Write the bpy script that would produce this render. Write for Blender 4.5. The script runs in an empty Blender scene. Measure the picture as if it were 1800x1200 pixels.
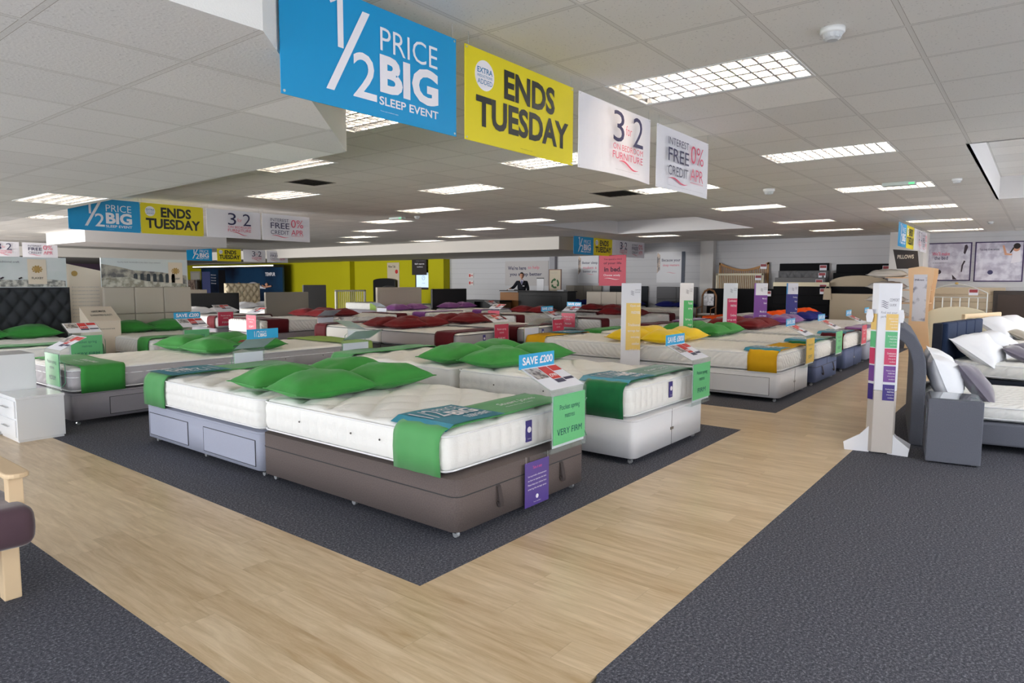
import bpy, math, random
from mathutils import Vector, Matrix, noise
random.seed(7)
SC = bpy.context.scene
COL = SC.collection
PI = math.pi

# ------------------------------------------------------------------ camera, world, light, exposure
YAW, PITCH, ROLL = math.radians(38.24), math.radians(-5.129), math.radians(0.2007)
f = Vector((math.cos(PITCH)*math.cos(YAW), math.cos(PITCH)*math.sin(YAW), math.sin(PITCH)))
r = f.cross(Vector((0, 0, 1))).normalized(); u = r.cross(f)
r2 = r*math.cos(ROLL)+u*math.sin(ROLL); u2 = -r*math.sin(ROLL)+u*math.cos(ROLL)
cam = bpy.data.cameras.new('camera'); camo = bpy.data.objects.new('camera', cam); COL.objects.link(camo)
camo.matrix_world = Matrix(((r2.x, u2.x, -f.x, 0), (r2.y, u2.y, -f.y, 0), (r2.z, u2.z, -f.z, 1.48), (0, 0, 0, 1)))
cam.sensor_width = 36.0; cam.lens = 1180.0/1800.0*36.0; cam.clip_end = 200
SC.camera = camo
w = bpy.data.worlds.new('world'); SC.world = w; w.use_nodes = True
w.node_tree.nodes['Background'].inputs[0].default_value = (0.75, 0.86, 1.0, 1)
w.node_tree.nodes['Background'].inputs[1].default_value = 0.5
SC.view_settings.view_transform = 'Standard'; SC.view_settings.look = 'None'
SC.view_settings.gamma = 1.0; SC.view_settings.exposure = 1.36
SC.cycles.use_denoising = True; SC.cycles.max_bounces = 7; SC.cycles.diffuse_bounces = 5
SC.cycles.glossy_bounces = 3; SC.cycles.transparent_max_bounces = 12; SC.cycles.caustics_reflective = False
SC.cycles.caustics_refractive = False; SC.cycles.sample_clamp_indirect = 4.0
def area(name, loc, rot, sx, sy, power, color):
    l = bpy.data.lights.new(name, 'AREA'); l.shape = 'RECTANGLE'; l.size = sx; l.size_y = sy
    l.energy = power; l.color = color
    o = bpy.data.objects.new(name, l); COL.objects.link(o); o.location = loc; o.rotation_euler = rot
    return o
DAY = (0.9, 0.945, 1.0)
# daylight through the shop windows in the two street fronts behind the camera, then added fills
area('daylight_front', (4.5, -3.85, 1.45), (math.radians(90), 0, PI), 15.0, 2.3, 680, DAY)
area('daylight_front_far', (17.0, -3.85, 1.45), (math.radians(90), 0, PI), 8.0, 2.3, 680, DAY)
area('daylight_side', (-3.85, 4.0, 1.45), (math.radians(90), 0, -PI/2), 14.0, 2.3, 70, DAY)
area('side_far_fill', (-3.85, 24.0, 1.45), (math.radians(90), 0, -PI/2), 16.0, 2.3, 700, DAY)  # added lamp to light the far half; no window known there
area('upward_fill_far', (17.0, -3.8, .75), (math.radians(125), 0, PI), 8.0, 1.0, 1500, (1.0, .97, .93))  # added fill aimed up at the dim far ceiling
area('upward_fill_side_far', (-3.8, 24.0, .75), (math.radians(122), 0, -PI/2), 16.0, 1.0, 1000, (1.0, .95, .88))  # added warm fill tilted up to lift the far ceiling from the side
# added upward fill, standing in for pavement bounce, to brighten the near ceiling
area('upward_fill_front', (4.5, -3.8, .75), (math.radians(128), 0, PI), 15.0, 1.0, 1150, (.97, .985, 1.0))
area('upward_fill_side', (-3.8, 5.0, .75), (math.radians(128), 0, -PI/2), 16.0, 1.0, 130, (.97, .985, 1.0))

# ------------------------------------------------------------------ materials
MATS = {}
def newmat(n):
    m = bpy.data.materials.new(n); m.use_nodes = True
    return m, m.node_tree, m.node_tree.nodes['Principled BSDF']
def srgb(c):
    return tuple((x/255/12.92) if x/255 <= .04045 else ((x/255+.055)/1.055)**2.4 for x in c)+(1,)
def M(n, c=(128, 128, 128), rough=.6, metal=0, bump=0, bscale=60, vary=0, sheen=0, emit=0, spec=.4, weave=None):
    if n in MATS: return MATS[n]
    m, t, b = newmat(n); L = t.links
    col = srgb(c)
    b.inputs['Base Color'].default_value = col; b.inputs['Roughness'].default_value = rough
    b.inputs['Metallic'].default_value = metal; b.inputs['Specular IOR Level'].default_value = spec
    if sheen:
        b.inputs['Sheen Weight'].default_value = sheen; b.inputs['Sheen Roughness'].default_value = .4
    if emit:
        b.inputs['Emission Color'].default_value = col; b.inputs['Emission Strength'].default_value = emit
    tc = t.nodes.new('ShaderNodeTexCoord')
    if vary:
        nz = t.nodes.new('ShaderNodeTexNoise'); nz.inputs['Scale'].default_value = bscale*.5; nz.inputs['Detail'].default_value = 4
        L.new(tc.outputs['Object'], nz.inputs['Vector'])
        mp = t.nodes.new('ShaderNodeMapRange'); mp.inputs[3].default_value = 1-vary; mp.inputs[4].default_value = 1+vary
        L.new(nz.outputs[0], mp.inputs[0])
        mx = t.nodes.new('ShaderNodeVectorMath'); mx.operation = 'SCALE'; mx.inputs[0].default_value = col[:3]
        L.new(mp.outputs[0], mx.inputs['Scale']); L.new(mx.outputs[0], b.inputs['Base Color'])
    if bump:
        nz = t.nodes.new('ShaderNodeTexNoise'); nz.inputs['Scale'].default_value = bscale; nz.inputs['Detail'].default_value = 5
        L.new(tc.outputs['Object'], nz.inputs['Vector'])
        src = nz.outputs[0]
        if weave:
            wv = t.nodes.new('ShaderNodeTexWave'); wv.bands_direction = weave[0]; wv.inputs['Scale'].default_value = weave[1]
            wv.inputs['Distortion'].default_value = weave[2]; wv.inputs['Detail Scale'].default_value = 1.5
            L.new(tc.outputs['Object'], wv.inputs['Vector']); src = wv.outputs['Fac']
        bp = t.nodes.new('ShaderNodeBump'); bp.inputs['Strength'].default_value = bump; bp.inputs['Distance'].default_value = .01
        L.new(src, bp.inputs['Height']); L.new(bp.outputs[0], b.inputs['Normal'])
    MATS[n] = m
    return m
def node_math(t, op, a, b=None):
    n = t.nodes.new('ShaderNodeMath'); n.operation = op
    for i, x in enumerate((a, b)):
        if x is None: continue
        if isinstance(x, (int, float)): n.inputs[i].default_value = x
        else: t.links.new(x, n.inputs[i])
    return n.outputs[0]
def ceiling_mat(n, ox, oy, gx, gy, tile, bar):
    m, t, b = newmat(n); L = t.links
    tc = t.nodes.new('ShaderNodeTexCoord'); sp = t.nodes.new('ShaderNodeSeparateXYZ'); L.new(tc.outputs['Object'], sp.inputs[0])
    d = []; cells = []
    for ax, o, g in (('X', ox, gx), ('Y', oy, gy)):
        s = node_math(t, 'DIVIDE', node_math(t, 'SUBTRACT', sp.outputs[ax], o), g)
        cells.append(node_math(t, 'FLOOR', s))
        fr = node_math(t, 'FRACT', s)
        dd = node_math(t, 'MULTIPLY', node_math(t, 'MINIMUM', fr, node_math(t, 'SUBTRACT', 1.0, fr)), g)
        d.append(dd)
    dm = node_math(t, 'MINIMUM', d[0], d[1])
    line = node_math(t, 'LESS_THAN', dm, .012)
    edge = node_math(t, 'MULTIPLY', node_math(t, 'LESS_THAN', dm, .0145), node_math(t, 'SUBTRACT', 1.0, line))
    cv = t.nodes.new('ShaderNodeCombineXYZ'); L.new(cells[0], cv.inputs[0]); L.new(cells[1], cv.inputs[1])
    wn = t.nodes.new('ShaderNodeTexWhiteNoise'); wn.noise_dimensions = '2D'; L.new(cv.outputs[0], wn.inputs['Vector'])
    newer = node_math(t, 'MULTIPLY', node_math(t, 'GREATER_THAN', wn.outputs['Value'], .965), .13)
    var = node_math(t, 'ADD', node_math(t, 'ADD', node_math(t, 'MULTIPLY', wn.outputs['Value'], .07), .95), newer)
    nz = t.nodes.new('ShaderNodeTexNoise'); nz.inputs['Scale'].default_value = 70; nz.inputs['Detail'].default_value = 3
    L.new(tc.outputs['Object'], nz.inputs['Vector'])
    pit = node_math(t, 'MULTIPLY', node_math(t, 'GREATER_THAN', nz.outputs[0], .655), -.22)
    fac = node_math(t, 'ADD', var, node_math(t, 'MULTIPLY', pit, node_math(t, 'SUBTRACT', 1.0, line)))
    mx = t.nodes.new('ShaderNodeMix'); mx.data_type = 'RGBA'; mx.inputs[6].default_value = srgb(tile); mx.inputs[7].default_value = srgb(bar)
    L.new(line, mx.inputs[0])
    mx2 = t.nodes.new('ShaderNodeMix'); mx2.data_type = 'RGBA'; mx2.inputs[7].default_value = srgb((166, 160, 152)); L.new(mx.outputs[2], mx2.inputs[6]); L.new(edge, mx2.inputs[0])
    sc = t.nodes.new('ShaderNodeVectorMath'); sc.operation = 'SCALE'; L.new(mx2.outputs[2], sc.inputs[0]); L.new(fac, sc.inputs['Scale'])
    L.new(sc.outputs[0], b.inputs['Base Color']); b.inputs['Roughness'].default_value = .9; b.inputs['Specular IOR Level'].default_value = .15
    bp = t.nodes.new('ShaderNodeBump'); bp.inputs['Strength'].default_value = .25; bp.inputs['Distance'].default_value = .004
    L.new(nz.outputs[0], bp.inputs['Height']); L.new(bp.outputs[0], b.inputs['Normal'])
    return m
def carpet_mat():
    m, t, b = newmat('charcoal_carpet'); L = t.links
    tc = t.nodes.new('ShaderNodeTexCoord')
    n1 = t.nodes.new('ShaderNodeTexNoise'); n1.inputs['Scale'].default_value = 80; n1.inputs['Detail'].default_value = 8; n1.inputs['Roughness'].default_value = .88
    L.new(tc.outputs['Object'], n1.inputs['Vector'])
    cr = t.nodes.new('ShaderNodeValToRGB'); cr.color_ramp.elements[0].position = .36; cr.color_ramp.elements[1].position = .68
    cr.color_ramp.elements[0].color = srgb((40, 41, 47)); cr.color_ramp.elements[1].color = srgb((176, 177, 188))
    e = cr.color_ramp.elements.new(.52); e.color = srgb((84, 85, 94))
    L.new(n1.outputs[0], cr.inputs[0]); L.new(cr.outputs[0], b.inputs['Base Color'])
    b.inputs['Roughness'].default_value = .95; b.inputs['Specular IOR Level'].default_value = .1
    bp = t.nodes.new('ShaderNodeBump'); bp.inputs['Strength'].default_value = .5; bp.inputs['Distance'].default_value = .006
    L.new(n1.outputs[0], bp.inputs['Height']); L.new(bp.outputs[0], b.inputs['Normal'])
    return m
def wood_floor_mat():
    m, t, b = newmat('pale_oak_vinyl'); L = t.links
    tc = t.nodes.new('ShaderNodeTexCoord'); sp = t.nodes.new('ShaderNodeSeparateXYZ'); L.new(tc.outputs['Object'], sp.inputs[0])
    px = node_math(t, 'DIVIDE', sp.outputs['X'], .16); row = node_math(t, 'FLOOR', px)
    wn0 = t.nodes.new('ShaderNodeTexWhiteNoise'); wn0.noise_dimensions = '1D'; L.new(row, wn0.inputs['W'])
    py = node_math(t, 'ADD', node_math(t, 'DIVIDE', sp.outputs['Y'], 1.2), wn0.outputs['Value']); cell = node_math(t, 'FLOOR', py)
    cv = t.nodes.new('ShaderNodeCombineXYZ'); L.new(row, cv.inputs[0]); L.new(cell, cv.inputs[1])
    wn = t.nodes.new('ShaderNodeTexWhiteNoise'); wn.noise_dimensions = '2D'; L.new(cv.outputs[0], wn.inputs['Vector'])
    mp = t.nodes.new('ShaderNodeMapping'); mp.inputs['Scale'].default_value = (9, .9, 1); L.new(tc.outputs['Object'], mp.inputs[0])
    ad = t.nodes.new('ShaderNodeVectorMath'); L.new(mp.outputs[0], ad.inputs[0])
    sv = t.nodes.new('ShaderNodeVectorMath'); sv.operation = 'SCALE'; L.new(wn.outputs['Color'], sv.inputs[0]); sv.inputs['Scale'].default_value = 40; L.new(sv.outputs[0], ad.inputs[1])
    nz = t.nodes.new('ShaderNodeTexNoise'); nz.inputs['Scale'].default_value = 3; nz.inputs['Detail'].default_value = 7; nz.inputs['Roughness'].default_value = .65; nz.inputs['Distortion'].default_value = .6
    L.new(ad.outputs[0], nz.inputs['Vector'])
    fx = node_math(t, 'FRACT', px); fy = node_math(t, 'FRACT', py)
    gap = node_math(t, 'MAXIMUM', node_math(t, 'LESS_THAN', fx, .012), node_math(t, 'LESS_THAN', fy, .0025))
    v = node_math(t, 'ADD', node_math(t, 'MULTIPLY', nz.outputs[0], .62), node_math(t, 'MULTIPLY', wn.outputs['Value'], .12))
    cr = t.nodes.new('ShaderNodeValToRGB'); cr.color_ramp.elements[0].position = .2; cr.color_ramp.elements[1].position = .56
    cr.color_ramp.elements[0].color = srgb((172, 144, 106)); cr.color_ramp.elements[1].color = srgb((224, 203, 172))
    L.new(v, cr.inputs[0])
    sc = t.nodes.new('ShaderNodeVectorMath'); sc.operation = 'SCALE'; L.new(cr.outputs[0], sc.inputs[0])
    L.new(node_math(t, 'SUBTRACT', 1.0, node_math(t, 'MULTIPLY', gap, .16)), sc.inputs['Scale'])
    L.new(sc.outputs[0], b.inputs['Base Color']); b.inputs['Roughness'].default_value = .3; b.inputs['Specular IOR Level'].default_value = .45
    bp = t.nodes.new('ShaderNodeBump'); bp.inputs['Strength'].default_value = .08; bp.inputs['Distance'].default_value = .003
    L.new(nz.outputs[0], bp.inputs['Height']); L.new(bp.outputs[0], b.inputs['Normal'])
    return m
def acrylic_mat(n='clear_acrylic', tint=(.96, .985, .98), a=.9):
    if n in MATS: return MATS[n]
    m, t, b = newmat(n); L = t.links
    tr = t.nodes.new('ShaderNodeBsdfTransparent'); tr.inputs[0].default_value = tint+(1,)
    b.inputs['Base Color'].default_value = (.62, .68, .68, 1); b.inputs['Roughness'].default_value = .06; b.inputs['Specular IOR Level'].default_value = .8
    mx = t.nodes.new('ShaderNodeMixShader'); mx.inputs[0].default_value = 1-a
    L.new(tr.outputs[0], mx.inputs[1]); L.new(b.outputs[0], mx.inputs[2]); L.new(mx.outputs[0], t.nodes['Material Output'].inputs[0])
    MATS[n] = m; return m
def photo_mat(n, c0, c1, scale=4, pos=.5, c2=None):
    """printed photograph reduced to soft coloured patches"""
    if n in MATS: return MATS[n]
    m, t, b = newmat(n); L = t.links
    tc = t.nodes.new('ShaderNodeTexCoord'); nz = t.nodes.new('ShaderNodeTexNoise'); nz.inputs['Scale'].default_value = scale; nz.inputs['Detail'].default_value = 5
    L.new(tc.outputs['Object'], nz.inputs['Vector'])
    cr = t.nodes.new('ShaderNodeValToRGB'); cr.color_ramp.elements[0].position = pos-.1; cr.color_ramp.elements[1].position = pos+.1
    cr.color_ramp.elements[0].color = srgb(c0); cr.color_ramp.elements[1].color = srgb(c1)
    if c2:
        e = cr.color_ramp.elements.new(pos+.16); e.color = srgb(c2)
    L.new(nz.outputs[0], cr.inputs[0]); L.new(cr.outputs[0], b.inputs['Base Color']); b.inputs['Roughness'].default_value = .4
    MATS[n] = m; return m

# ------------------------------------------------------------------ geometry helpers
class G:
    def __init__(s): s.v = []; s.f = []; s.m = []
    def add(s, v, f, mi=0):
        b = len(s.v); s.v += [tuple(p) for p in v]; s.f += [tuple(i+b for i in q) for q in f]; s.m += [mi]*len(f); return s
    def box(s, x0, x1, y0, y1, z0, z1, mi=0):
        if x0 > x1: x0, x1 = x1, x0
        if y0 > y1: y0, y1 = y1, y0
        if z0 > z1: z0, z1 = z1, z0
        v = [(x, y, z) for z in (z0, z1) for y in (y0, y1) for x in (x0, x1)]
        return s.add(v, [(0, 2, 3, 1), (4, 5, 7, 6), (0, 1, 5, 4), (2, 6, 7, 3), (0, 4, 6, 2), (1, 3, 7, 5)], mi)
    def quad(s, a, b, c, d, mi=0): return s.add([a, b, c, d], [(0, 1, 2, 3)], mi)
    def prism(s, poly, y0, y1, mi=0):
        """poly in (x,z), extruded along y"""
        n = len(poly)
        v = [(p[0], y0, p[1]) for p in poly]+[(p[0], y1, p[1]) for p in poly]
        return s.add(v, [tuple(range(n)), tuple(reversed(range(n, 2*n)))]+[(i, (i+n), (i+1) % n+n, (i+1) % n) for i in range(n)], mi)
    def prismz(s, poly, z0, z1, mi=0):
        n = len(poly)
        v = [(p[0], p[1], z0) for p in poly]+[(p[0], p[1], z1) for p in poly]
        return s.add(v, [tuple(reversed(range(n))), tuple(range(n, 2*n))]+[(i, (i+1) % n, (i+1) % n+n, i+n) for i in range(n)], mi)
    def prismx(s, poly, x0, x1, mi=0):
        """poly in (y,z), extruded along x"""
        n = len(poly)
        v = [(x0, p[0], p[1]) for p in poly]+[(x1, p[0], p[1]) for p in poly]
        return s.add(v, [tuple(reversed(range(n))), tuple(range(n, 2*n))]+[(i, (i+1) % n, (i+1) % n+n, i+n) for i in range(n)], mi)
    def tube(s, pts, rad, n=8, closed=False, mi=0):
        pts = [Vector(p) for p in pts]; N = len(pts); vs = []; fs = []
        for i, p in enumerate(pts):
            a = pts[(i-1) % N] if (closed or i > 0) else p; b = pts[(i+1) % N] if (closed or i < N-1) else p
            t = (b-a).normalized(); up = Vector((0, 0, 1)) if abs(t.z) < .9 else Vector((1, 0, 0))
            e1 = t.cross(up).normalized(); e2 = t.cross(e1)
            R = rad(i/(N-1)) if callable(rad) else rad
            for k in range(n):
                an = 2*PI*k/n; vs.append(p+e1*(R*math.cos(an))+e2*(R*math.sin(an)))
        for i in range(N if closed else N-1):
            j = (i+1) % N
            for k in range(n): fs.append((i*n+k, i*n+(k+1) % n, j*n+(k+1) % n, j*n+k))
        if not closed: fs += [tuple(reversed(range(n))), tuple((N-1)*n+k for k in range(n))]
        return s.add(vs, fs, mi)
    def lathe(s, prof, cx=0, cy=0, cz=0, n=20, mi=0):
        vs = []; fs = []; K = len(prof)
        for k in range(n):
            a = 2*PI*k/n
            for rr, z in prof: vs.append((cx+rr*math.cos(a), cy+rr*math.sin(a), cz+z))
        for k in range(n):
            j = (k+1) % n
            for i in range(K-1): fs.append((k*K+i, j*K+i, j*K+i+1, k*K+i+1))
        return s.add(vs, fs, mi)
    def disc(s, cx, cz, rad, y, n=24, mi=0, th=.002):
        return s.prism([(cx+rad*math.cos(2*PI*k/n), cz+rad*math.sin(2*PI*k/n)) for k in range(n)], y, y+th, mi)
    def text(s, txt, x0, z0, x1, z1, y, bold=0.0, mi=0, th=.0012):
        v, f = glyphs(txt, bold)
        vs = [(x0+(x1-x0)*a, y, z0+(z1-z0)*b) for a, b in v]
        return s.add(vs, f, mi)
    def build(s, name, mats, parent=None, smooth=False, bevel=0, seg=2, sub=0):
        me = bpy.data.meshes.new(name); me.from_pydata(s.v, [], s.f)
        if not isinstance(mats, (list, tuple)): mats = [mats]
        for m in mats: me.materials.append(m)
        if len(mats) > 1: me.polygons.foreach_set('material_index', s.m)
        if smooth: me.polygons.foreach_set('use_smooth', [True]*len(s.f))
        me.update(); me.validate()
        o = bpy.data.objects.new(name, me); COL.objects.link(o)
        if parent: o.parent = parent
        if bevel:
            md = o.modifiers.new('bevel', 'BEVEL'); md.width = bevel; md.segments = seg; md.limit_method = 'ANGLE'; md.angle_limit = .7
        if sub:
            md = o.modifiers.new('sub', 'SUBSURF'); md.levels = sub; md.render_levels = sub
        return o
_gc = {}
def glyphs(txt, bold=0.0):
    k = (txt, bold)
    if k not in _gc:
        c = bpy.data.curves.new('t', 'FONT'); c.body = txt; c.offset = bold; c.resolution_u = 3; c.fill_mode = 'FRONT'
        o = bpy.data.objects.new('t', c); COL.objects.link(o)
        me = bpy.data.meshes.new_from_object(o.evaluated_get(bpy.context.evaluated_depsgraph_get()))
        v = [(p.co.x, p.co.y) for p in me.vertices]; fs = [tuple(q.vertices) for q in me.polygons]
        bpy.data.objects.remove(o); bpy.data.curves.remove(c); bpy.data.meshes.remove(me)
        xs = [p[0] for p in v]; ys = [p[1] for p in v]
        x0, x1, y0, y1 = min(xs), max(xs), min(ys), max(ys)
        _gc[k] = ([((a-x0)/(x1-x0), (b-y0)/(y1-y0)) for a, b in v], fs)
    return _gc[k]
def tag(o, label=None, cat=None, group=None, kind=None):
    if label: o['label'] = label
    if cat: o['category'] = cat
    if group: o['group'] = group
    if kind: o['kind'] = kind
    return o
def thing(name, label, cat, loc=(0, 0, 0), rz=0, group=None, kind=None):
    o = bpy.data.objects.new(name, None); COL.objects.link(o); o.location = loc; o.rotation_euler = (0, 0, rz)
    o.empty_display_size = .1
    return tag(o, label, cat, group, kind)
def copy_tree(o, parent=None):
    c = o.copy(); COL.objects.link(c)
    if parent: c.parent = parent
    for ch in list(o.children): copy_tree(ch, c)
    return c
def structure(o, label=None): return tag(o, label, None, None, 'structure')

# ------------------------------------------------------------------ room shell
CZ = 2.84; LOW = 2.43; XW = 22.0; YB = 46.0
white_wall = M('painted_wall', (214, 212, 210), .8, bump=.05, bscale=40)
grey_wall = M('painted_block_wall', (190, 190, 192), .85)
def block_wall_mat():
    m, t, b = newmat('painted_blockwork'); L = t.links
    tc = t.nodes.new('ShaderNodeTexCoord'); mp = t.nodes.new('ShaderNodeMapping'); mp.inputs['Rotation'].default_value = (0, PI/2, PI/2)
    L.new(tc.outputs['Object'], mp.inputs[0])
    sp = t.nodes.new('ShaderNodeSeparateXYZ'); L.new(tc.outputs['Object'], sp.inputs[0])
    fr = node_math(t, 'FRACT', node_math(t, 'DIVIDE', sp.outputs['Z'], .225)); ln = node_math(t, 'LESS_THAN', fr, .05)
    mx = t.nodes.new('ShaderNodeMix'); mx.data_type = 'RGBA'; mx.inputs[6].default_value = srgb((196, 196, 199)); mx.inputs[7].default_value = srgb((176, 176, 180)); L.new(ln, mx.inputs[0])
    L.new(mx.outputs[2], b.inputs['Base Color']); b.inputs['Roughness'].default_value = .8
    return m
lime = M('lime_paint', (184, 178, 22), .75, spec=.2)
plum = M('plum_paint', (84, 66, 84), .8)
carpet = carpet_mat(); woodf = wood_floor_mat()
structure(G().box(-4, XW, -4, YB, -.2, -.012).build('floor', M('screed', (90, 88, 86))))
def slab(n, poly, m):
    g = G(); g.prismz(poly, -.012, 0); o = g.build(n, m); return structure(o)
slab('floor_wood_path', [(1.21, -4), (1.9, -4), (1.9, 1.24), (22, 1.24), (22, 2.3), (7.76, 2.3), (7.76, 46), (6.65, 46), (6.65, 2.3), (2.2, 2.3), (2.2, 46), (1.21, 46)], woodf)
slab('floor_carpet_left', [(-4, -4), (1.21, -4), (1.21, 46), (-4, 46)], carpet)
slab('floor_carpet_right', [(1.9, -4), (22, -4), (22, 1.24), (2.1, 1.24), (1.94, 1.16), (1.9, 1.0)], carpet)
slab('floor_carpet_island', [(2.2, 2.3), (6.65, 2.3), (6.65, 46), (2.2, 46)], carpet)
slab('floor_carpet_back', [(7.76, 2.3), (22, 2.3), (22, 46), (7.76, 46)], carpet)
# light fittings: (x, y) of the near corner, each .63 by 1.23
LIGHTS = [(4.2, 1.26, 0), (7.46, 1.26, 0), (10.7, 1.26, 0), (13.95, 1.26, 0), (17.2, 1.26, 0), (20.6, 1.26, 0),
          (3.46, 3.84, 1), (6.1, 3.8, 1), (9.06, 3.74, 1), (12.2, 3.72, 1), (15.75, 3.7, 1), (18.8, 3.7, 1),
          (4.35, 6.5, 2), (7.2, 6.28, 2), (10.2, 6.2, 2), (19.75, 6.0, 2),
          (6.0, 9.05, 3), (9.0, 8.78, 3), (11.95, 8.6, 3), (18.3, 8.5, 3),
          (10.2, 11.35, 4), (13.15, 11.05, 4), (11.95, 13.85, 5), (15.0, 13.6, 5), (13.4, 16.3, 5), (16.1, 16.0, 5), (15.1, 18.75, 5),
          (10.4, 22.0, 6), (13.0, 24.5, 6), (5.0, 16.5, 6), (8.5, 18.0, 6)]
LW, LL, RD = .63, 1.23, .085
COFF = [(8.09, 13.64, -3.4, .65), (13.2, 17.2, 5.8, 9.7)]
VENTS = [(5.46, 7.83, .5), (9.0, 4.97, .62)]
holes = [(x, x+LW, y, y+LL) for x, y, k in LIGHTS]+COFF
def ceiling_sheet(name, x0, x1, y0, y1, z, mat, holes, clip=None):
    xs = sorted(set([x0, x1]+[h[i] for h in holes for i in (0, 1) if x0 < h[i] < x1])); ys = sorted(set([y0, y1]+[h[i] for h in holes for i in (2, 3) if y0 < h[i] < y1]))
    g = G()
    for i in range(len(xs)-1):
        for j in range(len(ys)-1):
            cx = (xs[i]+xs[i+1])/2; cy = (ys[j]+ys[j+1])/2
            if any(h[0] < cx < h[1] and h[2] < cy < h[3] for h in holes): continue
            g.quad((xs[i], ys[j], z), (xs[i], ys[j+1], z), (xs[i+1], ys[j+1], z), (xs[i+1], ys[j], z))
    return structure(g.build(name, mat))
ceil_m = ceiling_mat('mineral_tile_ceiling', 4.21, 1.26, .65, .615, (228, 225, 220), (218, 215, 210))
ceil_low = ceiling_mat('mineral_tile_soffit', 1.5, 3.0, .6, .62, (222, 220, 218), (214, 212, 209))
ceiling_sheet('ceiling', -4, XW, -4, YB, CZ, ceil_m, holes)
structure(G().box(-4.2, XW+.2, -4.2, YB+.2, 3.3, 3.4).build('ceiling_deck', white_wall))
coffer_face = M('coffer_face_paint', (222, 220, 220), .75)
for (a, b, c, d) in COFF:
    g = G(); zt = CZ+.36
    g.box(a-.03, a, c-.03, d+.03, CZ, zt); g.box(b, b+.03, c-.03, d+.03, CZ, zt); g.box(a, b, c-.03, c, CZ, zt); g.box(a, b, d, d+.03, CZ, zt)
    structure(g.build('ceiling_coffer_sides', coffer_face))
    structure(G().box(a, b, c, d, zt, zt+.02).build('ceiling_coffer_top', ceil_m))
# lowered soffit with cut corner, front left
poly = [(-4, 2.4), (1.5, 2.4), (3.22, 4.1), (3.62, 13.5), (-4, 13.5)]
g = G(); n = len(poly)
hx0, hx1, hy0, hy1 = 2.72, 3.35, 8.62, 9.85
vb = [(p[0], p[1], LOW) for p in poly]+[(p[0], p[1], CZ-.002) for p in poly]
g.add(vb, [(i, (i+1) % n, (i+1) % n+n, i+n) for i in range(n)], 0)
structure(g.build('ceiling_soffit_sides', M('soffit_side_paint', (236, 235, 232), .7, bump=.2, bscale=150)))
g = G()
def q2(pts): g.add([(p[0], p[1], LOW) for p in pts], [tuple(reversed(range(len(pts))))])
def ex(y): return 3.22+.4*(y-4.1)/9.4
q2([(-4, 2.4), (1.5, 2.4), (3.22, 4.1), (-4, 4.1)]); q2([(-4, 4.1), (3.22, 4.1), (ex(hy0), hy0), (-4, hy0)])
q2([(-4, hy0), (hx0, hy0), (hx0, hy1), (-4, hy1)]); q2([(-4, hy1), (ex(hy1), hy1), (3.62, 13.5), (-4, 13.5)])
q2([(hx1, hy0), (ex(hy0), hy0), (ex(hy1), hy1), (hx1, hy1)])
structure(g.build('ceiling_soffit', ceil_low))
structure(G().box(7.2, 11.2, 20.3, 23.2, 2.5, CZ-.002).build('ceiling_bulkhead', coffer_face))
structure(G().box(17.0, XW, 11.6, YB, 2.45, CZ-.004).build('ceiling_back_soffit', M('back_soffit_paint', (206, 201, 194), .8)))
structure(G().box(-4, 17.0, 33, YB, 2.45, CZ-.006).build('ceiling_far_soffit', M('back_soffit_paint')))
# walls
structure(G().box(XW, XW+.2, -4, 20.9, 0, CZ+.4).build('wall_right', block_wall_mat()))
structure(G().box(XW, XW+.2, 20.9, YB, 0, CZ+.4).build('wall_right_lime', lime))
structure(G().box(-4, XW, YB, YB+.2, 0, CZ+.4).build('wall_back', plum))
def windowed(name, axis, c, a0, a1, wins):
    g = G(); z0, z1 = .3, 2.6
    def bx(s, e, lo, hi):
        if axis == 'y': g.box(s, e, c-.2, c, lo, hi)
        else: g.box(c-.2, c, s, e, lo, hi)
    bx(a0, a1, 0, z0); bx(a0, a1, z1, CZ+.4)
    cur = a0
    for (s, e) in wins: bx(cur, s, z0, z1); cur = e
    bx(cur, a1, z0, z1)
    return structure(g.build(name, white_wall))
windowed('wall_front', 'y', -4, -4, XW, [(-3, 12), (13, 21)])
windowed('wall_left', 'x', -4, -4, YB, [(-3, 11), (16, 32)])
# wall features on the right wall
structure(G().box(21.75, XW, 8.65, 9.1, 0, CZ).build('trim_1', white_wall))
structure(G().box(21.6, XW, 20.9, 21.85, 0, 2.45).build('trim_2', M('lime_paint')))
structure(G().box(21.7, XW, 27.55, 28.2, 0, 2.45).build('trim_3', M('lime_paint')))
structure(G().box(21.85, XW, 15.1, 15.35, 0, 2.45).build('trim_4', M('trim_paint', (150, 150, 156), .6)))
structure(G().box(20.9, XW, 2.55, 3.35, 0, CZ).build('wall_pillar', white_wall))
structure(G().box(21.97, XW, -4, 20.9, 0, .12).build('baseboard_right', white_wall))

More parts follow.
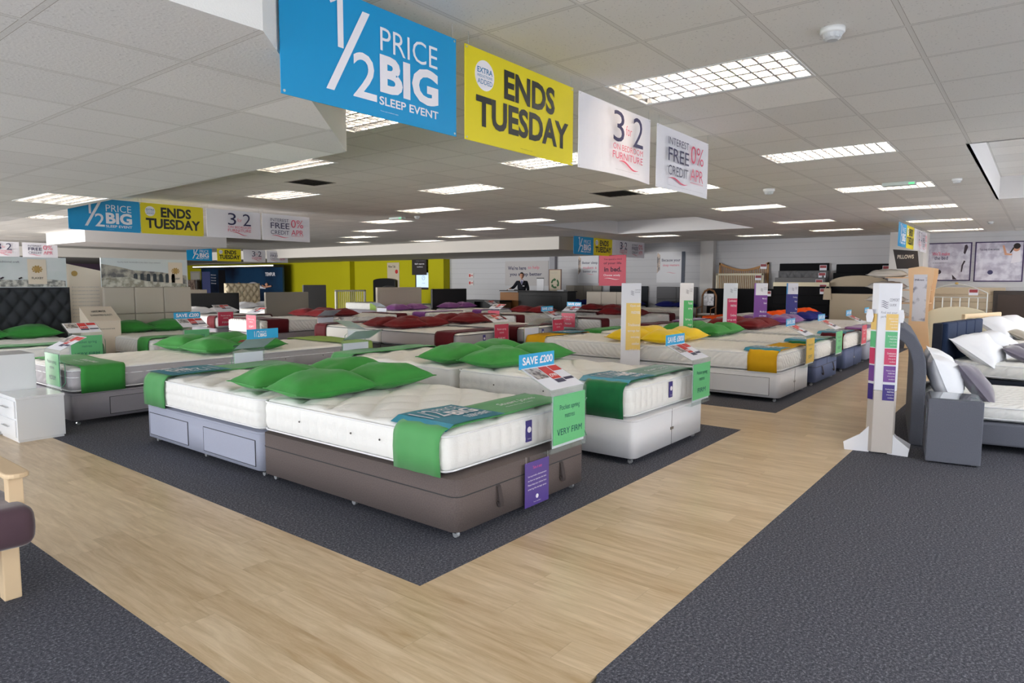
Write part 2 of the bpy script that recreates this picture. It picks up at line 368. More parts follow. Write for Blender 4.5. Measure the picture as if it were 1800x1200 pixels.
# ------------------------------------------------------------------ ceiling fittings
frame_m = M('white_enamel', (225, 226, 226), .35)
alu = M('brushed_louvre', (206, 210, 216), .25, .8)
tube_m = M('fluorescent_tube', (255, 234, 204), .5, emit=19)
pan_m = M('reflector_pan', (98, 100, 106), .4, .2)
def light_proto():
    t = thing('ceiling_light', '', 'ceiling light')
    g = G(); w_ = .018
    g.box(0, LW, 0, w_, -.004, .01); g.box(0, LW, LL-w_, LL, -.004, .01); g.box(0, w_, w_, LL-w_, -.004, .01); g.box(LW-w_, LW, w_, LL-w_, -.004, .01)
    g.build('frame', frame_m, t)
    g = G(); g.box(0, LW, 0, LL, RD, RD+.01); g.box(0, .006, 0, LL, 0, RD); g.box(LW-.006, LW, 0, LL, 0, RD); g.box(0, LW, 0, .006, 0, RD); g.box(0, LW, LL-.006, LL, 0, RD)
    g.build('housing', pan_m, t)
    g = G()
    nx, ny = 4, 12; h = .046
    for i in range(0, nx+1):
        x = w_+(LW-2*w_)*i/nx
        g.prism([(x-.013, 0.0), (x+.013, 0.0), (x+.002, h), (x-.002, h)], w_, LL-w_)
    for j in range(1, ny):
        y = w_+(LL-2*w_)*j/ny
        g.prismx([(y-.008, 0.002), (y+.008, 0.002), (y+.001, h-.006), (y-.001, h-.006)], w_, LW-w_)
    g.build('louvre', alu, t)
    for i in range(nx):
        x = w_+(LW-2*w_)*(i+.5)/nx
        G().tube([(x, .03, RD-.014), (x, LL-.03, RD-.014)], .008, 8).build('tube', tube_m, t)
    return t
ROWN = ['rightmost row of lights', 'second row from the right', 'third row from the right', 'fourth row from the right',
        'fifth row from the right', 'far rows before the lime wall', 'dim far end by the bulkhead']
ORD = ['nearest the camera', 'second from the camera', 'third from the camera', 'fourth from the camera', 'fifth from the camera', 'farthest from the camera']
lp = light_proto(); cnt = {}
for i, (x, y, k) in enumerate(LIGHTS):
    o = lp if i == 0 else copy_tree(lp)
    c = cnt.get(k, 0); cnt[k] = c+1
    tag(o, 'louvred ceiling light, %s in the %s' % (ORD[min(c, 5)], ROWN[k]), 'ceiling light', 'louvred ceiling lights'); o.location = (x, y, CZ)
o = copy_tree(lp); tag(o, 'recessed louvred light in the lowered ceiling over the left beds', 'ceiling light', 'louvred ceiling lights'); o.location = (hx0, hy0, LOW)
def vent(x, y, s, lab, c):
    t = thing('ceiling_vent', lab, 'vent', (x, y, CZ))
    g = G(); g.box(0, s, 0, .03, -.006, -.001); g.box(0, s, s-.03, s, -.006, -.001); g.box(0, .03, .03, s-.03, -.006, -.001); g.box(s-.03, s, .03, s-.03, -.006, -.001)
    g.build('frame', M('vent_frame', (150, 145, 138), .5), t)
    g = G()
    for k in range(7): y_ = .05+(s-.1)*k/6; g.prismx([(y_-.02, -.012), (y_-.012, -.012), (y_+.02, -.002), (y_+.012, -.002)], .03, s-.03)
    g.build('slats', M('vent_slat_'+str(c[0]), c, .6), t)
    G().box(.03, s-.03, .03, s-.03, -.0015, -.0005).build('backing', M('vent_dark', (40, 38, 36), .9), t)
vent(5.46, 7.83, .5, 'square grey air vent in the ceiling above the left middle beds', (120, 116, 110))
vent(9.0, 4.97, .62, 'dark open square vent in the ceiling beside a light below the small white banner', (58, 54, 48))
def detector(x, y, sc, lab):
    t = thing('smoke_detector', lab, 'smoke detector', (x, y, CZ)); t.scale = (sc,)*3
    G().lathe([(0, 0), (.055, 0), (.055, -.02), (.05, -.026), (0, -.026)]).build('base', frame_m, t, True)
    g = G(); g.lathe([(.044, -.026), (.038, -.045), (.025, -.055), (0, -.056)])
    for k in range(12):
        a = 2*PI*k/12; g.box(.036*math.cos(a)-.003, .036*math.cos(a)+.003, .036*math.sin(a)-.003, .036*math.sin(a)+.003, -.048, -.03)
    g.build('sensor_head', M('detector_grey', (196, 198, 200), .4), t)
detector(4.01, .97, 1.15, 'round white smoke detector on the near ceiling right of the big light')
detector(10.66, .97, 1.1, 'small white smoke detector on the ceiling near the right-hand coffer')
detector(18.44, 1.0, 1.1, 'tiny white smoke detector far along the ceiling before the poster wall')
detector(10.04, 10.48, 1.1, 'small smoke detector in the middle of the distant ceiling')
detector(10.19, 3.24, 1.5, 'pale round ceiling speaker beyond the end banner')
def exitbox(x, y, lab):
    t = thing('emergency_light', lab, 'emergency light', (x, y, CZ))
    G().box(-.06, .06, -.2, .2, -.05, 0).build('housing', M('exit_body', (190, 200, 196), .4), t, bevel=.01)
    G().box(-.061, -.05, -.19, -.12, -.045, -.02).build('status_lamp', M('exit_green', (90, 190, 130), .4, emit=.5), t)
exitbox(10.55, 1.62, 'slim emergency light box on the ceiling before the third right-hand light')
exitbox(9.95, 11.0, 'slim emergency light box on the middle ceiling far behind the banners')

# ------------------------------------------------------------------ hanging banners
blue = M('banner_blue', (0, 148, 206), .45); yellow = M('banner_yellow', (226, 210, 24), .5); bwhite = M('banner_white', (232, 230, 236), .5)
ink_w = M('ink_white', (240, 236, 242), .5); ink_k = M('ink_black', (36, 38, 36), .5); ink_n = M('ink_navy', (48, 46, 84), .5)
ink_r = M('ink_rose', (214, 76, 108), .5); ink_b = M('ink_blue', (20, 120, 170), .5)
wire_m = M('clear_cord', (170, 168, 164), .4)
def panel(w_, h_, bend=0.0):
    g = G(); nx, nz = 12, 6; th = .004
    def P(i, k, s): 
        x = w_*i/nx; return (x, -.001*s+bend*math.sin(PI*i/nx)*(1-k/nz), h_*k/nz)
    V = [P(i, k, 1) for k in range(nz+1) for i in range(nx+1)]; n0 = len(V)
    V += [(a, b+th, c) for a, b, c in V]
    F = []
    for k in range(nz):
        for i in range(nx):
            a = k*(nx+1)+i; F.append((a, a+1, a+nx+2, a+nx+1)); F.append((a+n0, a+nx+1+n0, a+nx+2+n0, a+1+n0))
    ring = [i for i in range(nx+1)]+[k*(nx+1)+nx for k in range(1, nz+1)]+[nz*(nx+1)+i for i in range(nx-1, -1, -1)]+[k*(nx+1) for k in range(nz-1, 0, -1)]
    for a, b in zip(ring, ring[1:]+ring[:1]): F.append((a, a+n0, b+n0, b))
    return g.add(V, F)
def swoosh(g, x0, z0, x1, z1, y, th, mi=0):
    top = []; bot = []
    for k in range(13):
        s = k/12; x = x0+(x1-x0)*s; z = z0+(z1-z0)*s+math.sin(s*2*PI)*th*1.0; t = th*.5*math.sin(PI*s)+.0006
        top.append((x, z+t)); bot.append((x, z-t))
    v = [(p[0], y, p[1]) for p in top+bot]
    g.add(v, [(k, k+13, k+14, k+1) for k in range(12)], mi)
def banner_protos():
    H = .51; e = -.0035; out = []
    def hang(t, W):
        for x in (.03, W-.03):
            G().tube([(x, 0, H-.01), (x, 0, H+.07)], .0016, 5).build('hanging_cord', wire_m, t)
        g = G(); 
        for x in (.014, W-.014):
            for z in (.014, H-.014): g.disc(x, z, .006, -.003, 10)
        g.build('eyelets', M('eyelet', (210, 214, 216), .3, .8), t)
    t = thing('hanging_banner', '', 'banner'); W = 1.07; panel(W, H).build('sheet', blue, t)
    g = G()
    def one(g, x, z, h, wd, mi=0): g.add([(x, e, z), (x+wd, e, z), (x+wd, e, z+h), (x-wd*.1, e, z+h), (x-wd*1.5, e, z+h-wd*.7), (x-wd*1.1, e, z+h-wd*1.45), (x, e, z+h-wd*.75)], [(0, 1, 2, 6), (2, 3, 4, 5), (2, 5, 6)], mi)
    one(g, .292, .265, .225, .032)
    g.quad((.225, e, .07), (.268, e, .07), (.478, e, .46), (.435, e, .46))
    g.text('2', .375, .068, .515, .275, e, .008)
    g.text('PRICE', .54, .315, .925, .425, e, -.004); g.text('BIG', .535, .12, .93, .3, e, .04); g.text('SLEEP EVENT', .53, .062, .93, .102, e, .02)
    g.text('Terms and conditions apply', .535, .03, .65, .036, e)
    g.build('lettering', ink_w, t); hang(t, W); out.append(t)
    t = thing('hanging_banner', '', 'banner'); W = 1.08; panel(W, H).build('sheet', yellow, t)
    g = G(); g.text('ENDS', .34, .285, .86, .455, e, .035); g.text('TUESDAY', .09, .09, 1.02, .262, e, .035); g.text('Selected lines only', .5, .022, .62, .027, e); g.build('lettering', ink_k, t)
    G().disc(.165, .375, .083, e, 32).build('round_sticker', ink_w, t)
    g = G(); g.text('EXTRA', .1, .385, .232, .415, e-.001, .015); g.text('REDUCTIONS', .102, .362, .23, .376, e-.001); g.text('ADDED', .102, .325, .23, .352, e-.001); g.build('lettering', ink_b, t)
    hang(t, W); out.append(t)
    t = thing('hanging_banner', '', 'banner'); W = 1.06; panel(W, H, -.05).build('sheet', bwhite, t); e3 = -.058
    g = G(); g.text('3', .375, .235, .535, .455, e3, -.005); g.text('2', .67, .235, .83, .455, e3, -.005); g.build('lettering', ink_n, t)
    g = G(); g.text('for', .56, .3, .65, .37, e3, -.008); g.text('ON BEDROOM', .375, .18, .83, .222, e3, -.004); g.text('FURNITURE', .37, .115, .83, .165, e3, 0)
    swoosh(g, .46, .1, .76, .062, e3, .014); g.build('lettering', ink_r, t)
    g = G(); g.text('Cheapest item free when you buy any three pieces of bedroom furniture', .41, .035, .78, .042, e3); g.build('lettering', M('ink_grey', (150, 148, 156)), t)
    hang(t, W); out.append(t)
    t = thing('hanging_banner', '', 'banner'); W = 1.07; panel(W, H, -.02).build('sheet', bwhite, t); e4 = -.028
    g = G(); g.text('INTEREST', .16, .37, .57, .43, e4, -.004); g.text('FREE', .165, .235, .58, .345, e4, .004); g.text('CREDIT', .165, .12, .57, .2, e4, -.004); g.build('lettering', ink_n, t)
    g = G(); g.text('0%', .62, .27, .9, .425, e4, -.004); g.text('APR', .62, .12, .9, .225, e4, -.004); g.text('REPRESENTATIVE', .62, .095, .9, .108, e4); swoosh(g, .18, .09, .56, .072, e4, .014); g.build('lettering', ink_r, t)
    g = G(); g.text('Subject to status and minimum spend, ask in store for full details', .16, .03, .9, .036, e4); g.build('lettering', M('ink_grey'), t)
    hang(t, W); out.append(t)
    return out
BP = banner_protos()
BL = ['blue half price sale banner', 'yellow ends Tuesday banner', 'white three for two furniture banner', 'white interest free credit banner']
BG = ['blue half price banners', 'yellow ends Tuesday banners', 'white three for two banners', 'white credit banners']
ROWS = [([1.67, 2.81, 3.96, 5.14], 2.55, 2.26, 'hanging large in the nearest banner row'), ([4.0, 5.06, 6.2, 7.3], 11.9, 2.26, 'hanging over the middle left aisle above the beige boards'),
        ([13.0, 14.25, 15.4, 16.5], 26.6, 2.26, 'hanging far off before the lime wall'), ([16.2, 17.3, 18.4, 19.45], 10.55, 2.26, 'hanging far off before the sleep posters'),
        ([16.4, 17.5, 18.6, 19.7], 2.48, 2.26, 'hanging edge-on by the pillar near the pillow rack')]
first = True
for xs, y, z, wh in ROWS:
    for k in range(4):
        o = BP[k] if first else copy_tree(BP[k])
        o.location = (xs[k], y, z); tag(o, BL[k]+' '+wh, 'banner', BG[k])
        if y == 26.6: o.scale = (.97, 1, 1)
    first = False
for k, (x, y) in ((2, (6.6, 28.0)), (3, (7.75, 28.0))):
    o = copy_tree(BP[k]); o.location = (x+.2, y, 2.26); tag(o, BL[k]+' partly hidden above the far-left landscape board', 'banner', BG[k])

# ------------------------------------------------------------------ beds
def rbox(w_, l, z0, z1, rad, nx, ny, nz, top=None, side=None):
    """closed rounded box from gridded faces; top(x,y)->dz, side(s,z)->outward"""
    g = G(); idx = {}
    cx0, cx1, cy0, cy1 = rad, w_-rad, rad, l-rad; h = z1-z0; rz = min(rad, h/2-.001)
    def shape(x, y, z, face):
        c = Vector((min(max(x, cx0), cx1), min(max(y, cy0), cy1), min(max(z, z0+rz), z1-rz)))
        p = Vector((x, y, z)); d = p-c
        q = Vector((d.x/rad, d.y/rad, d.z/rz))
        L = q.length
        if L > 1e-6: q = q/L; p = c+Vector((q.x*rad, q.y*rad, q.z*rz))
        if side and abs(q.z) < .98:
            hn = Vector((q.x, q.y, 0))
            if hn.length > .3:
                hn.normalize(); s = p.x if abs(q.y) > abs(q.x) else p.y
                p += hn*side(s, (p.z-z0)/h)
        if top and face == 't':
            e = min(x, w_-x, y, l-y); p.z += top(x, y)*min(1, max(0, (e-.01)/.08))
        return p
    def vid(x, y, z, face):
        k = (round(x, 5), round(y, 5), round(z, 5))
        if k not in idx: idx[k] = len(g.v); g.v.append(tuple(shape(x, y, z, face)))
        return idx[k]
    def lin(a, b, n):  # denser near the ends so the rounding reads
        inner = [a+rad*1.1+(b-a-2.2*rad)*i/n for i in range(n+1)]
        return [a, a+rad*.3, a+rad*.65]+inner+[b-rad*.65, b-rad*.3, b]
    xs = lin(0, w_, nx); ys = lin(0, l, ny); zs = [z0, z0+rz*.3, z0+rz*.65]+[z0+rz+(h-2*rz)*i/nz for i in range(nz+1)]+[z1-rz*.65, z1-rz*.3, z1]
    def face(A, B, fn, fc, flip):
        for i in range(len(A)-1):
            for j in range(len(B)-1):
                q = [vid(*fn(A[i], B[j]), fc), vid(*fn(A[i+1], B[j]), fc), vid(*fn(A[i+1], B[j+1]), fc), vid(*fn(A[i], B[j+1]), fc)]
                if flip: q.reverse()
                g.f.append(tuple(q)); g.m.append(0)
    face(xs, ys, lambda a, b: (a, b, z1), 't', False); face(xs, ys, lambda a, b: (a, b, z0), 'b', True)
    face(xs, zs, lambda a, b: (a, 0, b), 's', False); face(xs, zs, lambda a, b: (a, l, b), 's', True)
    face(ys, zs, lambda a, b: (0, a, b), 's', True); face(ys, zs, lambda a, b: (w_, a, b), 's', False)
    return g
def rloop(w_, l, z, rad, off, n=5):
    pts = []
    for cx, cy, a0 in ((w_-rad, rad, -PI/2), (w_-rad, l-rad, 0), (rad, l-rad, PI/2), (rad, rad, PI)):
        for k in range(n+1):
            a = a0+PI/2*k/n; pts.append((cx+(rad+off)*math.cos(a), cy+(rad+off)*math.sin(a), z))
    return pts
wm = M('mattress_white_damask', (236, 235, 232), .85, bump=.25, bscale=90, sheen=.1, spec=.2)
wmq = M('mattress_wave_quilted', (236, 235, 232), .85, bump=.6, weave=('DIAGONAL', 7, 3.5), spec=.2)
wm_side = M('mattress_side_knit', (228, 228, 230), .85, bump=.3, bscale=140, spec=.2)
mgrey = M('mattress_grey_border', (176, 172, 176), .85, bump=.4, bscale=160, spec=.2)
pip_w = M('piping_white', (236, 236, 238), .6); pip_k = M('piping_dark', (66, 72, 76), .6)
def tuft(x, y, a=.03):
    p, q = .44, .36; x += .02*math.sin(y*7)
    s = abs(math.sin(PI*(x/p+y/q))*math.sin(PI*(x/p-y/q))); return a*(s**.55-.7)
def quilt(x, y): return .006*math.sin(x*34)*math.sin(y*30+2*math.sin(x*9))
_mc = {}
DM = {}
def put(o, Mb, x=0, y=0, z=0, rz=0, rx=0, ry=0):
    o.matrix_world = Mb @ Matrix.Translation((x, y, z)) @ Matrix.Rotation(rz, 4, 'Z') @ Matrix.Rotation(ry, 4, 'Y') @ Matrix.Rotation(rx, 4, 'X')
    return o
def mattress(style, w_, l, z0, z1, hi):
    key = (style, w_, l, z0, z1, hi)
    if key in _mc: return copy_tree(_mc[key])
    nx, ny, nz = (78, 110, 10) if hi == 2 else ((26, 34, 3) if hi == 1 else (8, 10, 2))
    if style == 'tuft':
        t = tuft if hi else None
        sd = (lambda s, z: .013*abs(math.sin(s*PI/.1))**.6*max(0, math.sin(PI*z))**.5*(.8+.2*math.cos(z*PI*6))-.004) if hi else None
    elif style == 'honey':
        t = tuft; sd = lambda s, z: .013*abs(math.sin(s*PI/.075))**.7*abs(math.sin(z*PI*4))**.7-.003
    else:
        t = (lambda x, y: quilt(x, y)) if hi else None
        sd = (lambda s, z: .007*math.sin(PI*z)+.0025*math.sin(s*40+3*math.sin(z*9))) if hi else (lambda s, z: .006*math.sin(PI*z))
    g = rbox(w_, l, z0, z1, .07, nx, ny, nz, t, sd)
    # border faces get the side material
    gry = style in ('grey', 'greyk')
    for i, fc in enumerate(g.f):
        zc = sum(g.v[k][2] for k in fc)/len(fc); 
        if gry and zc < z1-.035: g.m[i] = 1
    o = g.build('mattress', [wmq if style == 'quilt' else wm, mgrey if gry else wm], None, True)
    pm = pip_k if style in ('greyk', 'whitek') else pip_w
    for z in (z1-.028, z0+.028):
        if hi or style in ('greyk', 'whitek', 'grey'):
            G().tube(rloop(w_, l, z, .07, .002), .006, 6, True).build('piping', pm, o, True)
    if hi == 2 or style in ('grey',) and hi:
        if style == 'grey': G().tube(rloop(w_, l, (z0+z1)/2+.035, .07, .004), .005, 6, True).build('piping', pip_w, o, True)
        for y in (l*.3, l*.45, l*.75):
            G().lathe([(0, .005), (.006, .004), (.007, 0)], n=10).build('air_vent', M('vent_brass', (96, 92, 90), .3, .8), o).matrix_local = Matrix.Translation((-.008, y, (z0+z1)/2+.01)) @ Matrix.Rotation(-PI/2, 4, 'Y')
    _mc[key] = o
    return o
def base(style, w_, l, zt, cmat, lab, Mb, near, sides, handle):
    """divan base standing on castors"""
    g = G(); zb = .055; R = .06
    def loop(rad): return [(p[0], p[1]) for p in rloop(w_, l, 0, rad, 0, 4)]
    g.prismz(loop(R), zb, zt)
    o = g.build('divan_base', cmat); o.data.polygons.foreach_set('use_smooth', [len(p.vertices) == 4 for p in o.data.polygons])
    tag(o, lab, 'bed base', 'divan bed bases'); o.matrix_world = Mb
    trim = DM.get(cmat.name) or M(cmat.name+'_seam', tuple(int(c*.55) for c in handle[1]), .9); DM[cmat.name] = trim
    if style == 'ottoman':
        G().tube(rloop(w_, l, zt-.1, R, .0005, 4), .0035, 6, True).build('lid_seam', trim, o)
        G().box(w_/2-.002, w_/2+.002, -.003, .003, zt-.1, zt).build('lid_seam', trim, o)
        for x in (w_*.27, w_*.77):
            g = G(); pts = [(-.0, .14), (.012, .13), (.022, .02), (.012, 0), (.004, .02), (-.004, .11)]
            for i in range(len(pts)-1):
                pass
            g.prismx([(-.002, .13), (-.012, .12), (-.034, .02), (-.03, .0), (-.02, -.002), (-.012, .012), (-.006, .03), (-.014, .03), (-.022, .015), (-.025, .025), (-.008, .11)], x-.016, x+.016)
            g2 = g.build('strap_handle', M('strap_shaded', (70, 62, 62), .9), o); g2.location = (0, 0, zt-.235)  # same cloth as the base, darkened to put its shading into the colour
    else:
        G().box(w_/2-.0015, w_/2+.0015, -.002, .002, zb, zt).build('panel_joint', trim, o)
        g = G(); g.box(w_/2-.03, w_/2+.03, -.006, 0, zb+.13, zb+.155); g.build('link_plate', M('steel', (150, 150, 152), .3, .9), o, bevel=.002)
        G().tube(rloop(w_, l, zt-.012, R, .0, 4), .004, 6, True).build('edge_piping', cmat, o)
    for s in sides:                                  # drawers let into a long side: (which, y0, y1)
        which, y0, y1 = s[:3]; x = -.006 if which == 'L' else w_; 
        g = G(); g.box(x, x+.006, y0, y1, zb+.03, zt-.07); d = g.build('drawer', s[3] if len(s) > 3 else cmat, o, bevel=.004)
        g = G(); a, b_, c_, e_ = y0-.004, y1+.004, zb+.026, zt-.066
        for q in ((a, b_, e_-.004, e_), (a, b_, c_, c_+.004), (a, a+.004, c_, e_), (b_-.004, b_, c_, e_)): g.box(x+.001, x+.0055, *q[:2], *q[2:])
        g.build('drawer_gap', trim, d)
    cp = None
    for (x, y) in ((.07, .07), (w_-.07, .07), (.07, l-.07), (w_-.07, l-.07), (.07, l/2), (w_-.07, l/2)):
        if near == 0 and y > .1: continue
        if cp is None:
            g = G(); g.lathe([(.006, 0), (.006, .03)], 0, 0, .03, 8); g.box(-.016, .016, -.012, .012, .028, .036)
            cp = g.build('castor', M('chrome', (200, 202, 206), .15, 1), o)
            wl = G().tube([(-.011, 0, .019), (.011, 0, .019)], .019, 12).build('wheel', M('castor_wheel', (180, 182, 186), .3, .6), cp)
            cp.location = (x, y, 0)
        else:
            c = copy_tree(cp); c.location = (x, y, 0)
    return o
def runner(w_, z0, z1, y0, y1, drop, mat, lab, Mb, two=True, txt=None):
    """cloth band laid across the mattress and hanging down both sides"""
    o_ = .019; R = .06; g = G()
    prof = [(-o_, z0+drop), (-o_-.004, (z0+z1)/2), (-o_, z1-R)]
    for k in range(1, 5): a = PI/2*k/4; prof.append((R-o_-R*math.cos(a)+0*o_, z1-R+(R+o_)*math.sin(a)))
    n = 8
    for k in range(1, n): prof.append((R+(w_-2*R)*k/n, z1+o_+.004*math.sin(k*1.3)))
    full = prof+[(w_-p[0], p[1]) for p in reversed(prof[:7])]
    ny = 8; th = .005; V = []
    for side_ in (0, 1):
        for j in range(ny+1):
            y = y0+(y1-y0)*j/ny
            for i, (x, z) in enumerate(full):
                c = Vector((w_/2, 0, (z0+z1)/2)); d = (Vector((x, 0, z))-c); nrm = Vector((-1 if i < 3 else (1 if i > len(full)-4 else 0), 0, 1 if 2 < i < len(full)-3 else 0))
                wv = .003*math.sin(j*1.9+i*.7)
                p = Vector((x, y+.006*math.sin(i*.9), z))+nrm*(wv+(0 if side_ == 0 else -th)); V.append(tuple(p))
    m = len(full); N = (ny+1)*m; F = []
    for j in range(ny):
        for i in range(m-1):
            a = j*m+i; F.append((a, a+m, a+m+1, a+1)); F.append((a+N, a+1+N, a+m+1+N, a+m+N))
    for i in range(m-1): F.append((i, i+1, i+1+N, i+N)); a = ny*m+i; F.append((a, a+N, a+1+N, a+1))
    for j in range(ny): a = j*m; F.append((a, a+N, a+m+N, a+m)); a = j*m+m-1; F.append((a, a+m, a+m+N, a+N))
    g.add(V, F); o = g.build('bed_runner', mat, None, True)
    if txt:
        g = G(); L = y1-y0
        for s_, a, b_, c, d in (('Stuart Jones', .56, .86, .42, .62), ('Handmade beds of quality', .56, .78, .3, .36)):
            v, fs = glyphs(s_, 0.0); g.add([(w_*(a+(b_-a)*p)+(.02*q if s_[0] == 'S' else 0), y0+L*(c+(d-c)*q), z1+o_+.0065) for p, q in v], fs)
        g.build('lettering', ink_w, o)
    tag(o, lab, 'bed runner', 'coloured runners over the mattress feet'); o.matrix_world = Mb
    return o
def card_flat(Mb, x0, x1, y0, y1, z, lab, drapeside=False):
    """teal promotion card lying on the runner"""
    t = thing('promotion_card', lab, 'promotion card', group='teal sale cards on the bed runners'); put(t, Mb, x0, y0, z)
    g = G(); W = x1-x0; L = y1-y0; n = 8; V = []
    for s in (0, 1):
        for i in range(n+1):
            x = W*i/n; zz = .004*math.sin(x*9)+s*.002
            if drapeside and x < .06: zz -= (.06-x)**2*8
            V += [(x, 0, zz), (x, L*(1-.25*(1-i/n)*0), zz)]
    F = []
    for s in (0, 1):
        o_ = s*2*(n+1)
        for i in range(n): q = (o_+2*i, o_+2*i+2, o_+2*i+3, o_+2*i+1); F.append(q if s else tuple(reversed(q)))
    g.add(V, F); g.build('sheet', M('promo_teal', (30, 132, 158), .4), t)
    g = G()
    def tx(s, a, b, c, d, bold): 
        v, fs = glyphs(s, bold); g.add([(W*(a+(c-a)*p), L*(b+(d-b)*q), .0085) for p, q in v], fs)
    tx('1/2', .16, .4, .47, .88, .0); tx('PRICE', .5, .66, .86, .84, 0); tx('BIG', .5, .32, .88, .62, .04); tx('SLEEP EVENT', .5, .12, .9, .26, .02)
    g.build('lettering', ink_w, t)
def pillow_mesh(a, b, h, seed, n=18):
    V = []; F = []
    for s in (1, -1):
        for j in range(n+1):
            for i in range(n+1):
                u_ = -1+2*i/n; v_ = -1+2*j/n
                ux = math.copysign(abs(u_)**.8, u_); vy = math.copysign(abs(v_)**.8, v_)
                k = max(0, (1-abs(ux)**2.6))**.6*max(0, (1-abs(vy)**2.6))**.6
                x = ux*a*(1-.035*(1-vy*vy)+.03*vy**6); y = vy*b*(1-.045*(1-ux*ux)+.03*ux**6)
                wr = noise.noise(Vector((x*5+seed*9, y*6, s)))*.25+noise.noise(Vector((x*16, y*14+seed*5, s*2)))*.07
                z = h*k*(1+wr)*(.62 if s > 0 else -.38)
                V.append((x, y, z))
    N = (n+1)**2
    for s in (0, 1):
        for j in range(n):
            for i in range(n):
                q = (s*N+j*(n+1)+i, s*N+j*(n+1)+i+1, s*N+(j+1)*(n+1)+i+1, s*N+(j+1)*(n+1)+i); F.append(q if s == 0 else tuple(reversed(q)))
    g = G(); g.add(V, F)
    ring = [i for i in range(n+1)]+[k*(n+1)+n for k in range(1, n+1)]+[n*(n+1)+i for i in range(n-1, -1, -1)]+[k*(n+1) for k in range(n-1, 0, -1)]
    for p, q in zip(ring, ring[1:]+ring[:1]): g.f.append((p, p+N, q+N, q)); g.m.append(0)
    return g, [V[i] for i in ring]
_pc = {}
def pillow(kind, mat, lab, Mb, x, y, z, rz=0, a=.33, b=.22, h=.17, rx=0, cat='pillow', group=None, ry=0, nm='pillow'):
    v = random.randint(0, 2); key = (mat.name, a, b, h, v)
    if key in _pc: o = copy_tree(_pc[key])
    else:
        g, ring = pillow_mesh(a, b, h, v+1); o = g.build(nm, mat, None, True)
        G().tube(ring, .004, 5, True).build('seam_piping', mat, o, True); _pc[key] = o
    tag(o, lab, cat, group or (kind+' pillows at the bed heads')); put(o, Mb, x, y, z+.38*h*.8, rz, rx, ry); return o
card_green = M('card_green', (104, 190, 128), .4); card_red = M('card_red', (206, 52, 84), .4); card_yel = M('card_yellow', (226, 188, 74), .4)
card_pur = M('card_purple', (104, 66, 142), .4); card_w = M('card_white', (228, 230, 240), .4); sky = M('header_blue', (34, 162, 214), .4); card_beige = M('card_beige', (190, 180, 162), .5)
txt_dk = M('ink_teal', (32, 84, 92), .5); red_ink = M('price_red', (204, 62, 58), .5); navy_ink = M('price_navy', (66, 66, 92), .5)
